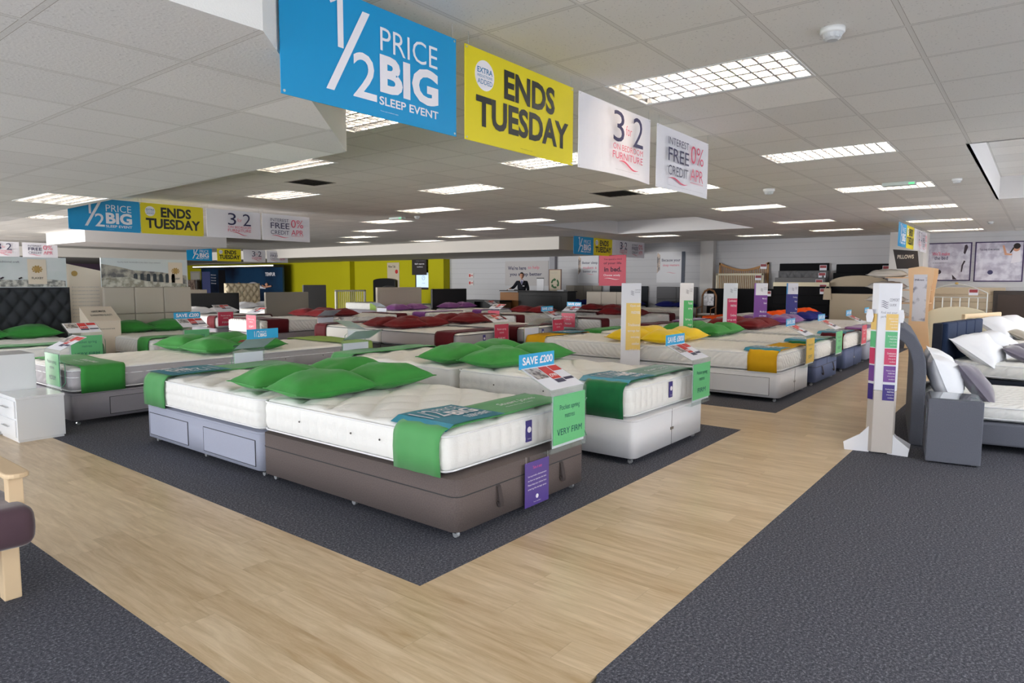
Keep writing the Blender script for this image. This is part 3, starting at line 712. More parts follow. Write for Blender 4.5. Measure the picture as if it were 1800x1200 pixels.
def stand(Mb, x0, card, lab, head='SAVE £200', firm='VERY FIRM', kind='Pocket spring', zb=.36, w_=.42, price=True, grp='clear price stands at the bed feet', tcol=None, back=False):
    t = thing('price_stand', lab, 'price stand', group=grp); put(t, Mb, x0, -.07, 0); ac = acrylic_mat()
    zt = .765; bl = .26; bz = .125
    G().box(0, w_, -.002, .002, zb, zt).build('front_panel', ac, t)
    g = G(); g.prismx([(-.002, zt), (bl, zt+bz), (bl, zt+bz+.004), (-.002, zt+.004)], 0, w_); g.build('sloping_panel', ac, t)
    G().box(0, w_, 0, .13, zb-.004, zb).build('tongue', ac, t)
    g = G(); g.tube([(w_+.012, .0, zt-.09), (w_+.028, .03, zt-.12), (w_+.028, .03, zb+.09), (w_+.012, .0, zb+.05)], .004, 6); g.build('edge_tube', M('green_edge', (84, 140, 112), .3), t)
    c0, c1 = zb+.05, zt-.03
    o = G().box(.02, w_-.02, -.006, -.003, c0, c1, 0).build('information_card', card, t)
    G().box(.02, w_-.02, .003, .005, c0-.02, c1).build('card_backing', card_w, t)
    g = G(); H = c1-c0; ink = tcol or txt_dk
    g.text(kind, .09, c0+H*.66, w_-.09, c0+H*.8, -.0075, -.006); g.text('mattress', .15, c0+H*.52, w_-.15, c0+H*.6, -.0075, -.006)
    if firm: g.text(firm, .06 if len(firm) > 6 else .12, c0+H*.18, w_-(.06 if len(firm) > 6 else .12), c0+H*.31, -.0075, 0)
    g.build('lettering', ink, o)
    sl = bz/bl
    def flat(mat, a, b, c, d, up=.006, name='price_card'):
        g = G(); g.add([(a, c*bl, zt+c*bz+up), (b, c*bl, zt+c*bz+up), (b, d*bl, zt+d*bz+up), (a, d*bl, zt+d*bz+up)], [(0, 1, 2, 3)]); return g
    o = flat(0, .012, w_-.012, .04, .99).build('price_card', card_w if price else card_beige, t)
    if price:
        flat(0, .03, .17, .5, .94, .0075).build('bed_photo', photo_mat('bed_photo_print', (92, 84, 86), (190, 184, 180), 30), o)
        flat(0, .18, .28, .42, .94, .0075).build('price_block', red_ink, o); flat(0, .29, .4, .72, .94, .0075).build('price_block', M('price_red'), o)
        flat(0, .18, .28, .26, .4, .0075).build('caption_block', navy_ink, o); flat(0, .29, .4, .32, .42, .0075).build('caption_block', navy_ink, o)
        g = G(); v, fs = glyphs('£799', .03); g.add([(.19+.08*p, (.5+.12*q)*bl, zt+(.5+.12*q)*bz+.009) for p, q in v], fs); g.build('lettering', ink_w, o)
    if head:
        z0 = zt+bz; hh = .1
        o = G().box(-.005, w_*(.96), bl-.002, bl+.002, z0, z0+hh).build('header_card', sky, t, bevel=.0018)
        g = G(); g.text(head, .03, z0+.025, w_*.93-.01, z0+.08, bl-.0035, .028)
        if back:
            v, fs = glyphs('BIG', .04); g.add([(.2-.07*p, bl+.0035, z0+.02+.035*q) for p, q in v], [tuple(reversed(q)) for q in fs])
            v, fs = glyphs('PRICE', 0); g.add([(.2-.07*p, bl+.0035, z0+.06+.018*q) for p, q in v], [tuple(reversed(q)) for q in fs])
            v, fs = glyphs('1/2', 0); g.add([(.265-.06*p, bl+.0035, z0+.02+.06*q) for p, q in v], [tuple(reversed(q)) for q in fs])
        g.build('lettering', ink_w, o)
    return t
def bmat(d, x, y, w_):
    if d == 'S': return Matrix.Translation((x, y, 0))
    if d == 'N': return Matrix.Translation((x+w_, y, 0)) @ Matrix.Rotation(PI, 4, 'Z')
    if d == 'W': return Matrix.Translation((x, y+w_, 0)) @ Matrix.Rotation(-PI/2, 4, 'Z')
    return Matrix.Translation((x, y, 0)) @ Matrix.Rotation(PI/2, 4, 'Z')
green = M('velvet_green', (58, 142, 62), .65, sheen=.12, bump=.1, bscale=20, vary=.12, spec=.2)
dgreen = M('velvet_dark_green', (24, 104, 58), .7, sheen=.4, bump=.1, bscale=20, vary=.2, spec=.2)
sgreen = M('runner_green', (86, 156, 94), .7, sheen=.15, vary=.08, bscale=14, spec=.2)
gold = M('velvet_yellow', (238, 200, 22), .7, sheen=.3, vary=.06, bscale=20, spec=.2); gold2 = M('runner_gold', (214, 164, 24), .7, vary=.08, bscale=14, spec=.2)
burg = M('velvet_burgundy', (112, 18, 24), .7, sheen=.1, bump=.1, bscale=20, vary=.15, spec=.2); burg2 = M('runner_burgundy', (92, 18, 28), .7, sheen=.1, vary=.1, bscale=14, spec=.2)
purp = M('velvet_purple', (128, 66, 140), .65, sheen=.4, vary=.1, bscale=20, spec=.2); orng = M('cotton_orange', (255, 92, 22), .7, spec=.2); navyp = M('cotton_navy', (34, 40, 120), .7, spec=.2)
linen = M('linen_white', (240, 241, 246), .8, bump=.15, bscale=12, spec=.2); taupe_v = M('velvet_mauve_grey', (104, 98, 112), .7, sheen=.5, vary=.12, bscale=20); sand_v = M('velvet_sand', (160, 152, 140), .7, sheen=.4, vary=.1, bscale=20)
b_brown = M('weave_taupe', (104, 94, 92), .9, bump=.35, bscale=260, vary=.3, spec=.15); b_lilac = M('weave_silver', (168, 172, 190), .85, bump=.2, bscale=200, vary=.04, spec=.2)
b_white = M('weave_white', (222, 222, 226), .6, bump=.1, bscale=200, spec=.3); b_grey = M('weave_grey', (152, 148, 156), .85, bump=.2, bscale=200, vary=.05, spec=.2)
b_blue = M('weave_slate_blue', (92, 102, 134), .85, bump=.2, bscale=220, vary=.1, spec=.2); b_slate = M('weave_dark_grey', (104, 106, 116), .9, bump=.3, bscale=260, vary=.14, spec=.15); b_char = M('weave_charcoal', (62, 60, 62), .9)
PC = {'green': green, 'yellow': gold, 'burgundy': burg, 'purple': purp, 'orange': orng, 'navy': navyp, 'white': linen}
PH = {'green': 'green velvet', 'yellow': 'bright yellow', 'burgundy': 'burgundy velvet', 'purple': 'purple', 'orange': 'bright orange', 'navy': 'navy blue', 'white': 'plain white'}
BEDS = []
def bed(wh, d, x, y, w_, l, bm, bh, ms, hi, run=None, rh='', pil=None, pils=2, zt=.36, zm=.62, sides=(), ott=False, st=None, card=None, inset=.0, prot=None, ry=(0.0, .36), drop=.0):
    Mb = bmat(d, x, y, w_)
    base('ottoman' if ott else 'plain', w_, l, zt, bm, ('%s storage base with pull straps ' if ott else '%s divan base ') % bh+wh, Mb, hi, sides, (0, (110, 110, 116)))
    Mm = Mb @ Matrix.Translation((.01, inset, 0))
    m = mattress(ms, round(w_-.02, 3), round(l-inset-.01, 3), zt+.001, zm, hi)
    m.matrix_world = Mm; tag(m, {'tuft': 'white tufted mattress with pleated border ', 'honey': 'white hand-stitched tufted mattress ', 'quilt': 'white quilted mattress ', 'grey': 'white-topped mattress with grey border ', 'greyk': 'grey-bordered mattress with dark piping ', 'whitek': 'white mattress with dark piping '}[ms]+wh, 'mattress', 'mattresses on the divan bases')
    if run: runner(w_-.02, zt, zm, ry[0]+.03, ry[1]+.03, drop, run, '%s runner ' % rh+wh, Mm, txt=hi == 2)
    if card: card_flat(Mm, card[0], card[1], ry[0]+.02, ry[1]+.1, zm+.03, 'teal sale card on the runner '+wh, card[0] < .1)
    if pil:
        side_n = ['left', 'right']
        for k in range(pils):
            xx = w_*(.27 if k == 0 else .73) if pils == 2 else w_/2
            jx = random.uniform(-.02, .02); rzz = random.uniform(-.12, .12)
            world = Mb @ Vector((xx, 0, 0)); other = Mb @ Vector((w_-xx, 0, 0))
            if pils == 2: sn = ('nearer' if (world.length < other.length) else 'farther')
            else: sn = 'single'
            pillow(pil, PC[pil], '%s %s pillow ' % (sn, PH[pil])+wh if pils == 2 else '%s pillow ' % PH[pil]+wh, Mb, xx+jx, l-.27, zm+.004, rzz, a=min(.36, w_*.255), b=.24, h=.2)
    if st: stand(Mb, **st)
    BEDS.append((wh, Mb)); return Mb
D2 = lambda l, m=None: [('L', .12, l*.42), ('L', l*.54, l-.12)]
# front island
WH1 = 'at the near corner of the front island'
m1 = bed(WH1, 'S', 2.70, 2.52, 1.35, 1.97, b_brown, 'taupe woven', 'tuft', 2, sgreen, 'pale green velvet', 'green', inset=.09, ott=True, ry=(0.0, .39), card=(.02, .56), st=dict(x0=.82, card=card_green, lab='clear price stand reading very firm at the front corner bed'))
G_ = G()
g = G(); g.add([], [])
sg = thing('guarantee_sign', 'purple notice hung on the foot of the taupe storage base', 'sign', (3.30, 2.495, .045))
G().box(0, .26, -.003, 0, 0, .29).build('sheet', M('notice_purple', (86, 66, 142), .35), sg)
g = G(); g.text('Take it easy', .08, .235, .18, .26, -.0045, 0); g.build('lettering', M('ink_pink', (220, 90, 140)), sg)
g = G(); 
for k, s in enumerate(['Let us provide a demonstration', 'on how to operate this bed.', 'Please keep your children from', 'entering the storage space']): g.text(s, .03, .19-k*.028, .23, .204-k*.028, -.0045, .004)
g.disc(.13, .055, .014, -.0045, 20); g.text('Your comfort', .09, .02, .17, .027, -.0045); g.build('lettering', ink_w, sg)
for x in (.012, .248): G().tube([(x, -.002, .285), (x, .0, .33)], .0015, 5).build('hanging_cord', wire_m, sg)
def guarantee(Mb, x, z, nm, lab):
    t = thing('guarantee_label', lab, 'label', group='purple guarantee labels on the mattress ends'); put(t, Mb, x, -.012, z)
    G().box(-.03, .03, -.002, .006, -.07, .07).build('tape', M('label_purple', (70, 62, 130), .5), t)
    g = G(); g.disc(0, .01, .02, -.004, 20); g.text('5 year', -.018, -.055, .018, -.045, -.004); g.build('badge', ink_w, t)
    return t
guarantee(Matrix.Translation((2.70, 2.61, 0)), .78, .5, 'a', 'purple guarantee label on the mattress end of the front corner bed')
bed('behind the near corner bed of the front island', 'N', 2.70, 6.40, 1.35, 1.90, b_lilac, 'pale silver-grey', 'honey', 2, sgreen, 'pale green velvet', 'green', sides=[('R', .08, .78), ('R', 1.05, 1.82)], ry=(-.03, .36), zt=.35,
    st=dict(x0=.1, card=card_green, lab='clear price stand seen from behind at the far foot of the front island', head='SAVE £100', back=True, w_=.36), card=(.75, 1.3))
bed('at the near right of the front island', 'S', 4.76, 2.50, 1.38, 1.95, b_white, 'white fabric', 'tuft', 2, dgreen, 'dark green velvet', 'green', inset=.05, ry=(0.02, .40), card=(.02, .55), zm=.645, zt=.37,
    st=dict(x0=.94, card=card_green, lab='clear price stand reading firm at the white-based bed', head='SAVE £800', firm='FIRM'))
guarantee(Matrix.Translation((4.76, 2.55, 0)), .74, .53, 'a', 'purple guarantee label on the mattress end of the white-based bed')
bed('at the far right of the front island', 'N', 4.76, 6.42, 1.38, 1.92, b_white, 'white fabric', 'tuft', 1, sgreen, 'soft green velvet', 'green', zm=.64, ry=(-.02, .34), st=dict(x0=.75, card=card_green, lab='blank-backed price stand at the far foot of the right front-island bed', head=None))
# left island
bed('at the left end of the left island', 'W', 2.50, 7.60, 1.35, 1.93, b_grey, 'soft grey', 'grey', 2, green, 'mid green velvet', 'green', sides=[('R', .35, 1.5)], ry=(.06, .48), zt=.33, zm=.59,
    st=dict(x0=.88, card=card_green, lab='price stand with green card at the left-edge drawer bed', head=None, firm='MEDIUM'))
bed('at the aisle end of the left island', 'E', 6.38, 7.60, 1.35, 1.93, b_grey, 'soft grey', 'grey', 1, M('runner_lime', (150, 180, 92), .7), 'lime green', 'green', ry=(-.02, .5), zt=.33, zm=.6,
    st=dict(x0=.25, card=card_green, lab='blank-backed price stand at the aisle foot of the left island', head=None))
bed('under the dark tufted headboard at far left', 'S', 2.35, 10.1, 1.4, 1.95, b_grey, 'soft grey', 'tuft', 1, sgreen, 'pale green velvet', 'green', zt=.35,
    st=dict(x0=.95, card=card_green, lab='price stand with green card before the dark tufted headboard', head=None))
bed('under the beige panelled headboard at far left', 'S', 4.35, 10.1, 1.4, 1.95, b_grey, 'soft grey', 'quilt', 1, green, 'mid green velvet', 'green', zt=.35,
    st=dict(x0=.45, card=card_green, lab='price stand with bright card before the beige panelled headboard', head='SAVE £200', firm='SOFT'))
# right-hand run along the aisle
bed('at the front corner of the right aisle row', 'S', 8.42, 2.47, 1.32, 1.95, b_white, 'white sliding-door', 'quilt', 1, gold2, 'golden yellow', 'yellow', sides=[('L', .12, 1.72)], zt=.37, card=(.02, .5), ry=(.0, .36),
    st=dict(x0=.86, card=card_yel, lab='price stand with yellow card at the aisle corner bed', head='SAVE £100', firm='SOFT'))
bed('behind the aisle corner bed with yellow pillows', 'N', 8.42, 6.38, 1.32, 1.95, b_white, 'white fabric', 'quilt', 1, gold2, 'golden yellow', 'yellow', zt=.37, card=(.1, .7),
    st=dict(x0=.84, card=card_yel, lab='blank-backed price stand at the far foot of the yellow-runner bed', head=None))
bed('second along the right aisle row', 'S', 10.1, 2.47, 1.28, 1.95, b_blue, 'slate blue', 'quilt', 1, dgreen, 'dark green velvet', 'green', zt=.37, ott=True, card=(.02, .55),
    st=dict(x0=.8, card=card_green, lab='price stand with green card at the slate storage bed', head='SAVE £100', firm='MEDIUM'))
bed('behind the slate storage bed with green pillows', 'N', 10.1, 6.38, 1.28, 1.95, b_white, 'white fabric', 'quilt', 1, green, 'mid green velvet', 'green', zt=.37)
bed('third along the right aisle row', 'S', 12.05, 2.5, 1.36, 1.95, b_blue, 'slate blue', 'quilt', 1, burg2, 'burgundy velvet', 'burgundy', zt=.37, card=(.02, .8),
    st=dict(x0=.85, card=card_red, lab='price stand with red card at the third aisle bed', head='SAVE £80', firm='MEDIUM', tcol=ink_w))
bed('behind the third aisle bed with burgundy pillows', 'N', 12.05, 6.4, 1.36, 1.95, b_white, 'white fabric', 'quilt', 0, burg2, 'burgundy velvet', 'burgundy', zt=.37)
bed('fourth along the right aisle row', 'S', 13.75, 2.5, 1.36, 1.95, b_lilac, 'pale silver', 'quilt', 0, purp, 'purple velvet', 'purple', zt=.37,
    st=dict(x0=.7, card=card_w, lab='price stand with white card at the fourth aisle bed', head='SAVE £100', firm='FIRM'))
bed('behind the fourth aisle bed with purple pillows', 'N', 13.75, 6.4, 1.36, 1.95, b_white, 'white fabric', 'tuft', 0, purp, 'purple velvet', 'purple', zt=.37)
bed('with navy pillows fifth along the right aisle row', 'S', 15.6, 2.5, 1.36, 1.95, b_grey, 'soft grey', 'quilt', 0, None, '', 'navy', zt=.37)
bed('with orange pillows behind the navy-pillowed bed', 'N', 15.9, 6.6, 1.36, 1.95, b_white, 'white fabric', 'quilt', 0, orng, 'orange', 'orange', zt=.37)
bed('with orange pillows beside the black display wall', 'N', 17.9, 6.6, 1.36, 1.95, b_white, 'white fabric', 'quilt', 0, None, '', 'orange', zt=.37)
# middle island
bed('at the near corner of the burgundy middle island', 'S', 8.0, 7.42, 1.37, 1.93, b_char, 'charcoal', 'greyk', 1, burg2, 'burgundy velvet', 'burgundy', ry=(.06, .5), zt=.34, zm=.62,
    st=dict(x0=.82, card=card_red, lab='price stand reading firm on red card in the middle island', head=None, firm='FIRM', tcol=ink_w))
guarantee(Matrix.Translation((8.0, 7.42, 0)), .64, .5, 'a', 'purple guarantee label on the near mattress of the burgundy middle island')
bed('behind the near corner of the burgundy middle island', 'N', 8.0, 11.28, 1.37, 1.92, b_char, 'charcoal', 'whitek', 1, burg2, 'burgundy velvet', 'burgundy', zt=.34, zm=.62, ry=(-.02, .34),
    st=dict(x0=.85, card=card_red, lab='blank-backed price stand at the far foot of the burgundy middle island', head=None))
bed('second along the burgundy middle island', 'S', 9.8, 7.5, 1.37, 1.93, b_char, 'charcoal', 'greyk', 1, burg2, 'burgundy velvet', 'burgundy', zt=.34, zm=.62, ry=(.06, .5),
    st=dict(x0=.88, card=card_red, lab='price stand reading medium beside the white-topped middle bed', head='SAVE £100', firm='MEDIUM', tcol=ink_w))
guarantee(Matrix.Translation((9.8, 7.5, 0)), .66, .5, 'a', 'purple guarantee label on the second mattress of the burgundy middle island')
bed('behind the second bed of the burgundy middle island', 'N', 9.8, 11.36, 1.37, 1.92, b_char, 'charcoal', 'quilt', 0, burg2, 'burgundy velvet', 'burgundy', zt=.34)
bed('lengthways, foot towards the burgundy middle island', 'W', 13.3, 7.9, 1.35, 1.95, b_grey, 'soft grey', 'quilt', 1, burg2, 'burgundy velvet', None, zt=.34, zm=.61,
    st=dict(x0=.3, card=card_red, lab='price stand reading medium under a save header before the beige headboard', head='SAVE £200', firm='MEDIUM', tcol=ink_w))
bed('lengthways, foot towards the black display wall', 'E', 17.3, 7.9, 1.35, 1.98, b_grey, 'soft grey', 'quilt', 0, burg2, 'burgundy velvet', 'burgundy', zt=.34, zm=.61)
bed('under the beige three-panel headboard', 'W', 15.9, 9.6, 1.5, 1.93, b_grey, 'soft grey', 'quilt', 0, burg2, 'burgundy velvet', 'burgundy', zt=.35)
bed('lengthways behind the burgundy middle island', 'W', 13.2, 10.3, 1.35, 1.95, b_grey, 'soft grey', 'quilt', 1, burg2, 'burgundy velvet', 'burgundy', zt=.34,
    st=dict(x0=.5, card=card_red, lab='price stand with red card behind the burgundy middle island', head=None, firm='FIRM', tcol=ink_w))
bed('at the left of the far burgundy pair', 'W', 7.9, 13.0, 1.4, 2.08, b_grey, 'soft grey', 'quilt', 1, burg2, 'burgundy velvet', 'burgundy', zt=.34, zm=.62, ry=(.1, .62),
    st=dict(x0=.9, card=card_red, lab='price stand with small red card at the far burgundy pair', head=None, firm='SOFT', tcol=ink_w))
bed('at the right of the far burgundy pair', 'E', 12.1, 13.0, 1.4, 2.08, b_grey, 'soft grey', 'quilt', 1, burg2, 'burgundy velvet', 'burgundy', zt=.34, zm=.62,
    st=dict(x0=.9, card=card_beige, lab='blank-backed price stand at the right end of the far burgundy pair', head=None))
bed('under the long black headboard far left', 'S', 8.05, 15.2, 1.5, 1.95, b_grey, 'taupe', 'quilt', 0, burg2, 'burgundy velvet', 'white', zt=.35,
    st=dict(x0=0.0, card=card_red, lab='price stand with red card under the long black headboard', head=None, firm='FIRM', tcol=ink_w))
bed('with purple pillows under the cream panelled headboard', 'S', 12.8, 12.95, 1.55, 1.95, b_grey, 'soft grey', 'quilt', 0, purp, 'purple velvet', 'purple', zt=.35, ry=(.1, .6))
bed('with purple pillows under the black leather headboard', 'S', 15.0, 12.95, 1.45, 1.95, b_grey, 'soft grey', 'quilt', 0, purp, 'purple velvet', 'purple', zt=.35,
    st=dict(x0=.3, card=card_pur, lab='price stand with purple card before the black leather headboard', head=None, firm=None, tcol=ink_w))
NB = [(13.3, 'navy'), (11.35, 'navy'), (9.45, 'navy')]
for (y, c), wh in zip(NB, ('against the far wall under the pale grey headboard', 'against the far wall under the slim dark headboard', 'against the far wall under the grey winged headboard')):
    bed(wh, 'W', 19.85, y-.3, 1.4, 1.95, b_grey, 'soft grey', 'quilt', 0, None, '', c, zt=.35)
bed('far off under the cream tufted headboard', 'S', 11.0, 17.9, 1.4, 1.95, b_grey, 'soft grey', 'quilt', 0, None, '', 'white', zt=.35)
bed('far off under the white slatted headboard', 'S', 17.0, 20.0, 1.4, 1.95, b_grey, 'soft grey', 'quilt', 0, M('runner_lime'), 'lime green', None, zt=.35)
bed('far off under the grey arched headboard', 'S', 16.9, 17.6, 1.4, 1.95, b_grey, 'soft grey', 'quilt', 0, green, 'mid green', None, zt=.35)

# ------------------------------------------------------------------ headboards standing behind beds
def headboard(lab, loc, rz, w_, h, style, mat, z0=.0, th=.08, extra=None):
    """local x across, front faces -y, base at z0"""
    t = thing('headboard', lab, 'headboard', (loc[0], loc[1], 0), rz, 'headboards')
    g = G()
    if style == 'plain': g.box(0, w_, 0, th, z0, h); g.build('panel', mat, t, bevel=.015)
    elif style == 'panels':
        n, m_ = extra
        for i in range(n):
            for k in range(m_):
                a = w_/n*i; b_ = w_/n*(i+1); c = z0+(h-z0)/m_*k; d = z0+(h-z0)/m_*(k+1)
                G().box(a+.003, b_-.003, 0, th, c+.003, d-.003).build('padded_panel', mat, t, bevel=.016, seg=3)
        G().box(.01, w_-.01, th*.5, th, z0, h-.01).build('back_board', mat, t)
    elif style == 'tufted':
        nx, nz = 96, 60; V = []; p = .22; q_ = .3
        for k in range(nz+1):
            for i in range(nx+1):
                x = w_*i/nx; z = z0+(h-z0)*k/nz
                s = abs(math.sin(PI*(x/p+(z-z0)/q_))*math.sin(PI*(x/p-(z-z0)/q_)))**.35
                e = min(1, min(x, w_-x, h-z)/.04); V.append((x, .05-.075*s*e-.005*e, z))
        F = [(k*(nx+1)+i, k*(nx+1)+i+1, (k+1)*(nx+1)+i+1, (k+1)*(nx+1)+i) for k in range(nz) for i in range(nx)]
        g.add(V, F); g.build('tufted_face', mat, t, True); G().box(0, w_, .05, .1, z0, h).build('back_board', mat, t, bevel=.01)
        g = G()
        for k in range(10):
            for i in range(10):
                x = p*(i+.5*(k % 2)); z = z0+q_*.5*k
                if .05 < x < w_-.05 and z < h-.05: g.lathe([(0, -.004), (.011, 0), (0, .006)], x, .042, z, 8)
        g.build('buttons', mat, t)
    elif style == 'arch':
        pts = [(0, z0), (w_, z0), (w_, h-extra)]+[(w_/2+w_/2*math.cos(PI*k/14), h-extra+extra*math.sin(PI*k/14)) for k in range(1, 14)]+[(0, h-extra)]
        g.prism(pts, 0, th); g.build('panel', mat, t, bevel=.012)
    elif style == 'concave':
        pts = [(0, z0), (w_, z0), (w_, h)]+[(w_-w_*k/14, h-extra*math.sin(PI*k/14)) for k in range(1, 14)]+[(0, h)]
        g.prism([pts[2], *pts[3:16], pts[-1]]+[(w_*k/14, h-extra*math.sin(PI*k/14)-.07) for k in range(0, 15)], 0, th); g.build('top_rail', mat, t)
        for i in range(27):
            x = w_*(i+.5)/27; zt_ = h-extra*math.sin(PI*x/w_)-.06; G().box(x-.012, x+.012, .01, .03, z0+.3, zt_).build('slat', mat, t)
        for x in (0, w_-.05): G().box(x, x+.05, 0, th, z0, h-.01).build('post', mat, t)
        G().box(.05, w_-.05, 0, th, z0+.28, z0+.33).build('lower_rail', mat, t)
    elif style == 'slats':
        for x in (0, w_-.06): G().box(x, x+.06, 0, th, z0, h-.01).build('post', mat, t)
        G().box(0, w_, 0, th, h-.07, h).build('top_rail', mat, t, bevel=.01); G().box(.06, w_-.06, 0, th, z0+.22, z0+.28).build('lower_rail', mat, t)
        n = extra
        for i in range(n): x = .06+(w_-.12)*(i+.5)/n; G().box(x-.011, x+.011, .01, .03, z0+.28, h-.07).build('slat', mat, t)
    elif style == 'frame':
        G().box(0, w_, 0, th, z0, h).build('frame', mat, t, bevel=.01); G().box(.1, w_-.1, -.012, 0, z0, h-.1).build('inner_panel', extra or mat, t, bevel=.008)
    return t
hb_dark = M('charcoal_tweed', (58, 60, 64), .9, bump=.2, bscale=150, spec=.15); hb_beige = M('beige_linen', (186, 178, 166), .85, bump=.15, bscale=150, spec=.15); blk = M('black_leather', (24, 25, 28), .4); cream = M('cream_linen', (206, 192, 164), .8)
hb_grey = M('mid_grey_fabric', (108, 108, 110), .85); taupe = M('taupe_fabric', (152, 146, 136), .85); oak = M('golden_oak', (170, 122, 66), .5, vary=.15, bscale=9); iv = M('ivory_paint', (222, 212, 184), .5)
blkf = M('black_fabric', (22, 22, 25), .85, spec=.15); sand = M('sand_fabric', (186, 172, 150), .85); lightoak = M('light_pine', (222, 196, 158), .5, vary=.1, bscale=8)
headboard('dark charcoal deep-buttoned headboard at the left edge', (2.3, 12.1, 0), 0, 1.75, 1.36, 'tufted', hb_dark)
headboard('beige headboard of large square panels below the viaduct board', (4.52, 12.1, 0), 0, 1.45, 1.36, 'panels', hb_beige, extra=(3, 3))
headboard('long low black leather headboard behind the white pillows', (8.2, 17.2, 0), 0, 1.6, 1.14, 'plain', blk, th=.14)
headboard('cream deep-buttoned winged headboard before the navy booth', (10.95, 20.0, 0), 0, 1.2, 1.385, 'tufted', cream)
headboard('cream framed panel headboard behind purple pillows', (12.78, 15.0, 0), 0, 1.75, 1.29, 'frame', hb_beige, extra=M('beige_linen'))
headboard('black leather headboard behind purple pillows', (15.0, 15.0, 0), 0, 1.6, 1.235, 'panels', blk, extra=(1, 2))
headboard('beige padded headboard of three panels behind burgundy pillows', (17.88, 11.15, 0), -PI/2, 1.6, 1.17, 'panels', hb_beige, extra=(3, 2))
headboard('pale grey striped headboard on the wall above navy pillows', (21.9, 14.6, 0), -PI/2, 1.6, 1.33, 'panels', taupe, extra=(4, 1))
headboard('slim dark headboard on the wall right of the hanging red poster', (21.9, 12.65, 0), -PI/2, 1.55, 1.32, 'plain', hb_dark)
headboard('grey headboard on the wall left of the wooden chair', (21.9, 10.75, 0), -PI/2, 1.5, 1.31, 'panels', hb_grey, extra=(2, 3))
headboard('white slatted headboard before the lime wall', (17.0, 22.5, 0), 0, 1.55, 1.1, 'slats', M('white_paint', (230, 226, 214), .4), extra=14)
headboard('grey arched headboard before the lime wall', (16.85, 19.7, 0), 0, 1.1, 1.3, 'arch', hb_grey, extra=.3)
headboard('dark grey oblong headboard leaning at the lime wall', (16.1, 23.4, 0), 0, 1.1, 1.3, 'plain', hb_grey)
headboard('taupe footboard far left of the lime wall', (10.1, 16.4, 0), 0, 1.35, 1.16, 'plain', taupe)
headboard('pale low bedhead left of the tufted cream one', (9.2, 19.5, 0), 0, .9, 1.2, 'plain', hb_beige)
# boards on the display wall, leaning one in front of another
def tagcard(t, x, z, y=-.02):
    g = G().box(x, x+.2, y-.004, y, z, z+.16).build('price_tag', card_w, t); G().box(x+.01, x+.19, y-.006, y-.0045, z+.07, z+.15).build('tag_picture', M('tag_red', (150, 60, 66), .5), g)
def wallboard(lab, y_left, w_, h, style, mat, dist, z0=.0, th=.05, extra=None, tg=True):
    t = headboard(lab, (21.95-dist, y_left, 0), -PI/2, w_, h, style, mat, z0, th, extra)
    if tg: tagcard(t, w_-.26, h-.22)
    return t
wallboard('golden oak slatted headboard with dipped top on the display wall', 8.5, 1.62, 2.12, 'concave', oak, .05, .0, .04, .22)
wallboard('ivory slatted headboard in front of the golden oak one', 8.5, 1.55, 1.76, 'slats', iv, .3, .0, .04, 24)
wallboard('black low headboard under the slatted pair', 8.55, 2.1, 1.27, 'plain', blkf, .9, .35, .08)
wallboard('tall black headboard at the top of the middle display', 6.55, 1.45, 2.06, 'plain', blkf, .05)
wallboard('grey buttoned headboard below the tall black one', 6.5, 1.45, 1.83, 'tufted', hb_grey, .35)
wallboard('dark grey headboard third down in the middle display', 6.5, 1.45, 1.62, 'plain', hb_grey, .65)
wallboard('cream topped headboard behind the wide black one', 6.5, 1.6, 1.48, 'plain', iv, .8, th=.04)
wallboard('wide black padded headboard low in the middle display', 6.42, 1.6, 1.36, 'panels', blkf, 1.05, extra=(1, 5), th=.05)
wallboard('black headboard with a row of studs on the right display', 4.9, 1.5, 2.02, 'plain', blkf, .05)
wallboard('second black headboard on the right display', 4.92, 1.62, 1.76, 'plain', blkf, .3)
wallboard('sand coloured arched headboard on the right display', 4.95, 1.55, 1.68, 'arch', sand, .6, extra=.22, tg=False)
wallboard('black slatted headboard below the sand arch', 4.85, 1.6, 1.36, 'plain', blkf, .85)
wallboard('plain sand headboard at the bottom of the right display', 4.8, 1.4, 1.16, 'plain', sand, 1.1, th=.12)
# hanging bag and shelf base
g = thing('hanging_bag', 'small beige cloth bag hanging between the headboard displays', 'bag', (20.81, 4.86, .98)); 
G().prism([(-.11, 0), (.11, 0), (.09, .33), (-.09, .33)], -.03, .03).build('body', sand, g, bevel=.01).rotation_euler = (0, 0, -PI/2)
G().tube([(0, -.06, .33), (0, -.03, .4), (0, .03, .4), (0, .06, .33)], .008, 6).build('handle', sand, g)
# metal bedstead, bagged mattress board, dark board at right wall
t = thing('metal_headboard', 'white metal bedstead with arched top rail under the framed posters', 'headboard', (21.0, 2.45, 0), -PI/2)
mt = M('white_metal', (206, 208, 206), .3, .3)
G().tube([(1.35*k/16, 0, 1.22+.22*math.sin(PI*k/16)) for k in range(17)], .014, 8).build('arched_rail', mt, t, True)
G().tube([(0, 0, 1.1), (1.35, 0, 1.1)], .014, 8).build('cross_rail', mt, t)
for k in range(8): G().tube([(1.35*k/7, 0, .0 if k in (0, 7) else .45), (1.35*k/7, 0, 1.1 if 0 < k < 7 else 1.22)], .013, 8).build('spindle', mt, t)
G().lathe([(0, -.03), (.04, -.015), (.045, 0), (.03, .03), (0, .04)], .675, 0, 1.46, 12).build('finial', M('brass', (190, 160, 100), .3, .7), t, True)
tagcard(t, .95, 1.16)
headboard('beige plaited headboard behind the white metal bedstead', (21.5, 2.5, 0), -PI/2, 1.75, 1.36, 'panels', sand, extra=(1, 7))
headboard('very dark wood headboard at the right edge under the second poster', (21.4, 1.0, 0), -PI/2, 1.9, 1.28, 'frame', M('dark_wood', (46, 38, 34), .4), extra=M('dark_wood_inner', (60, 48, 42), .5))
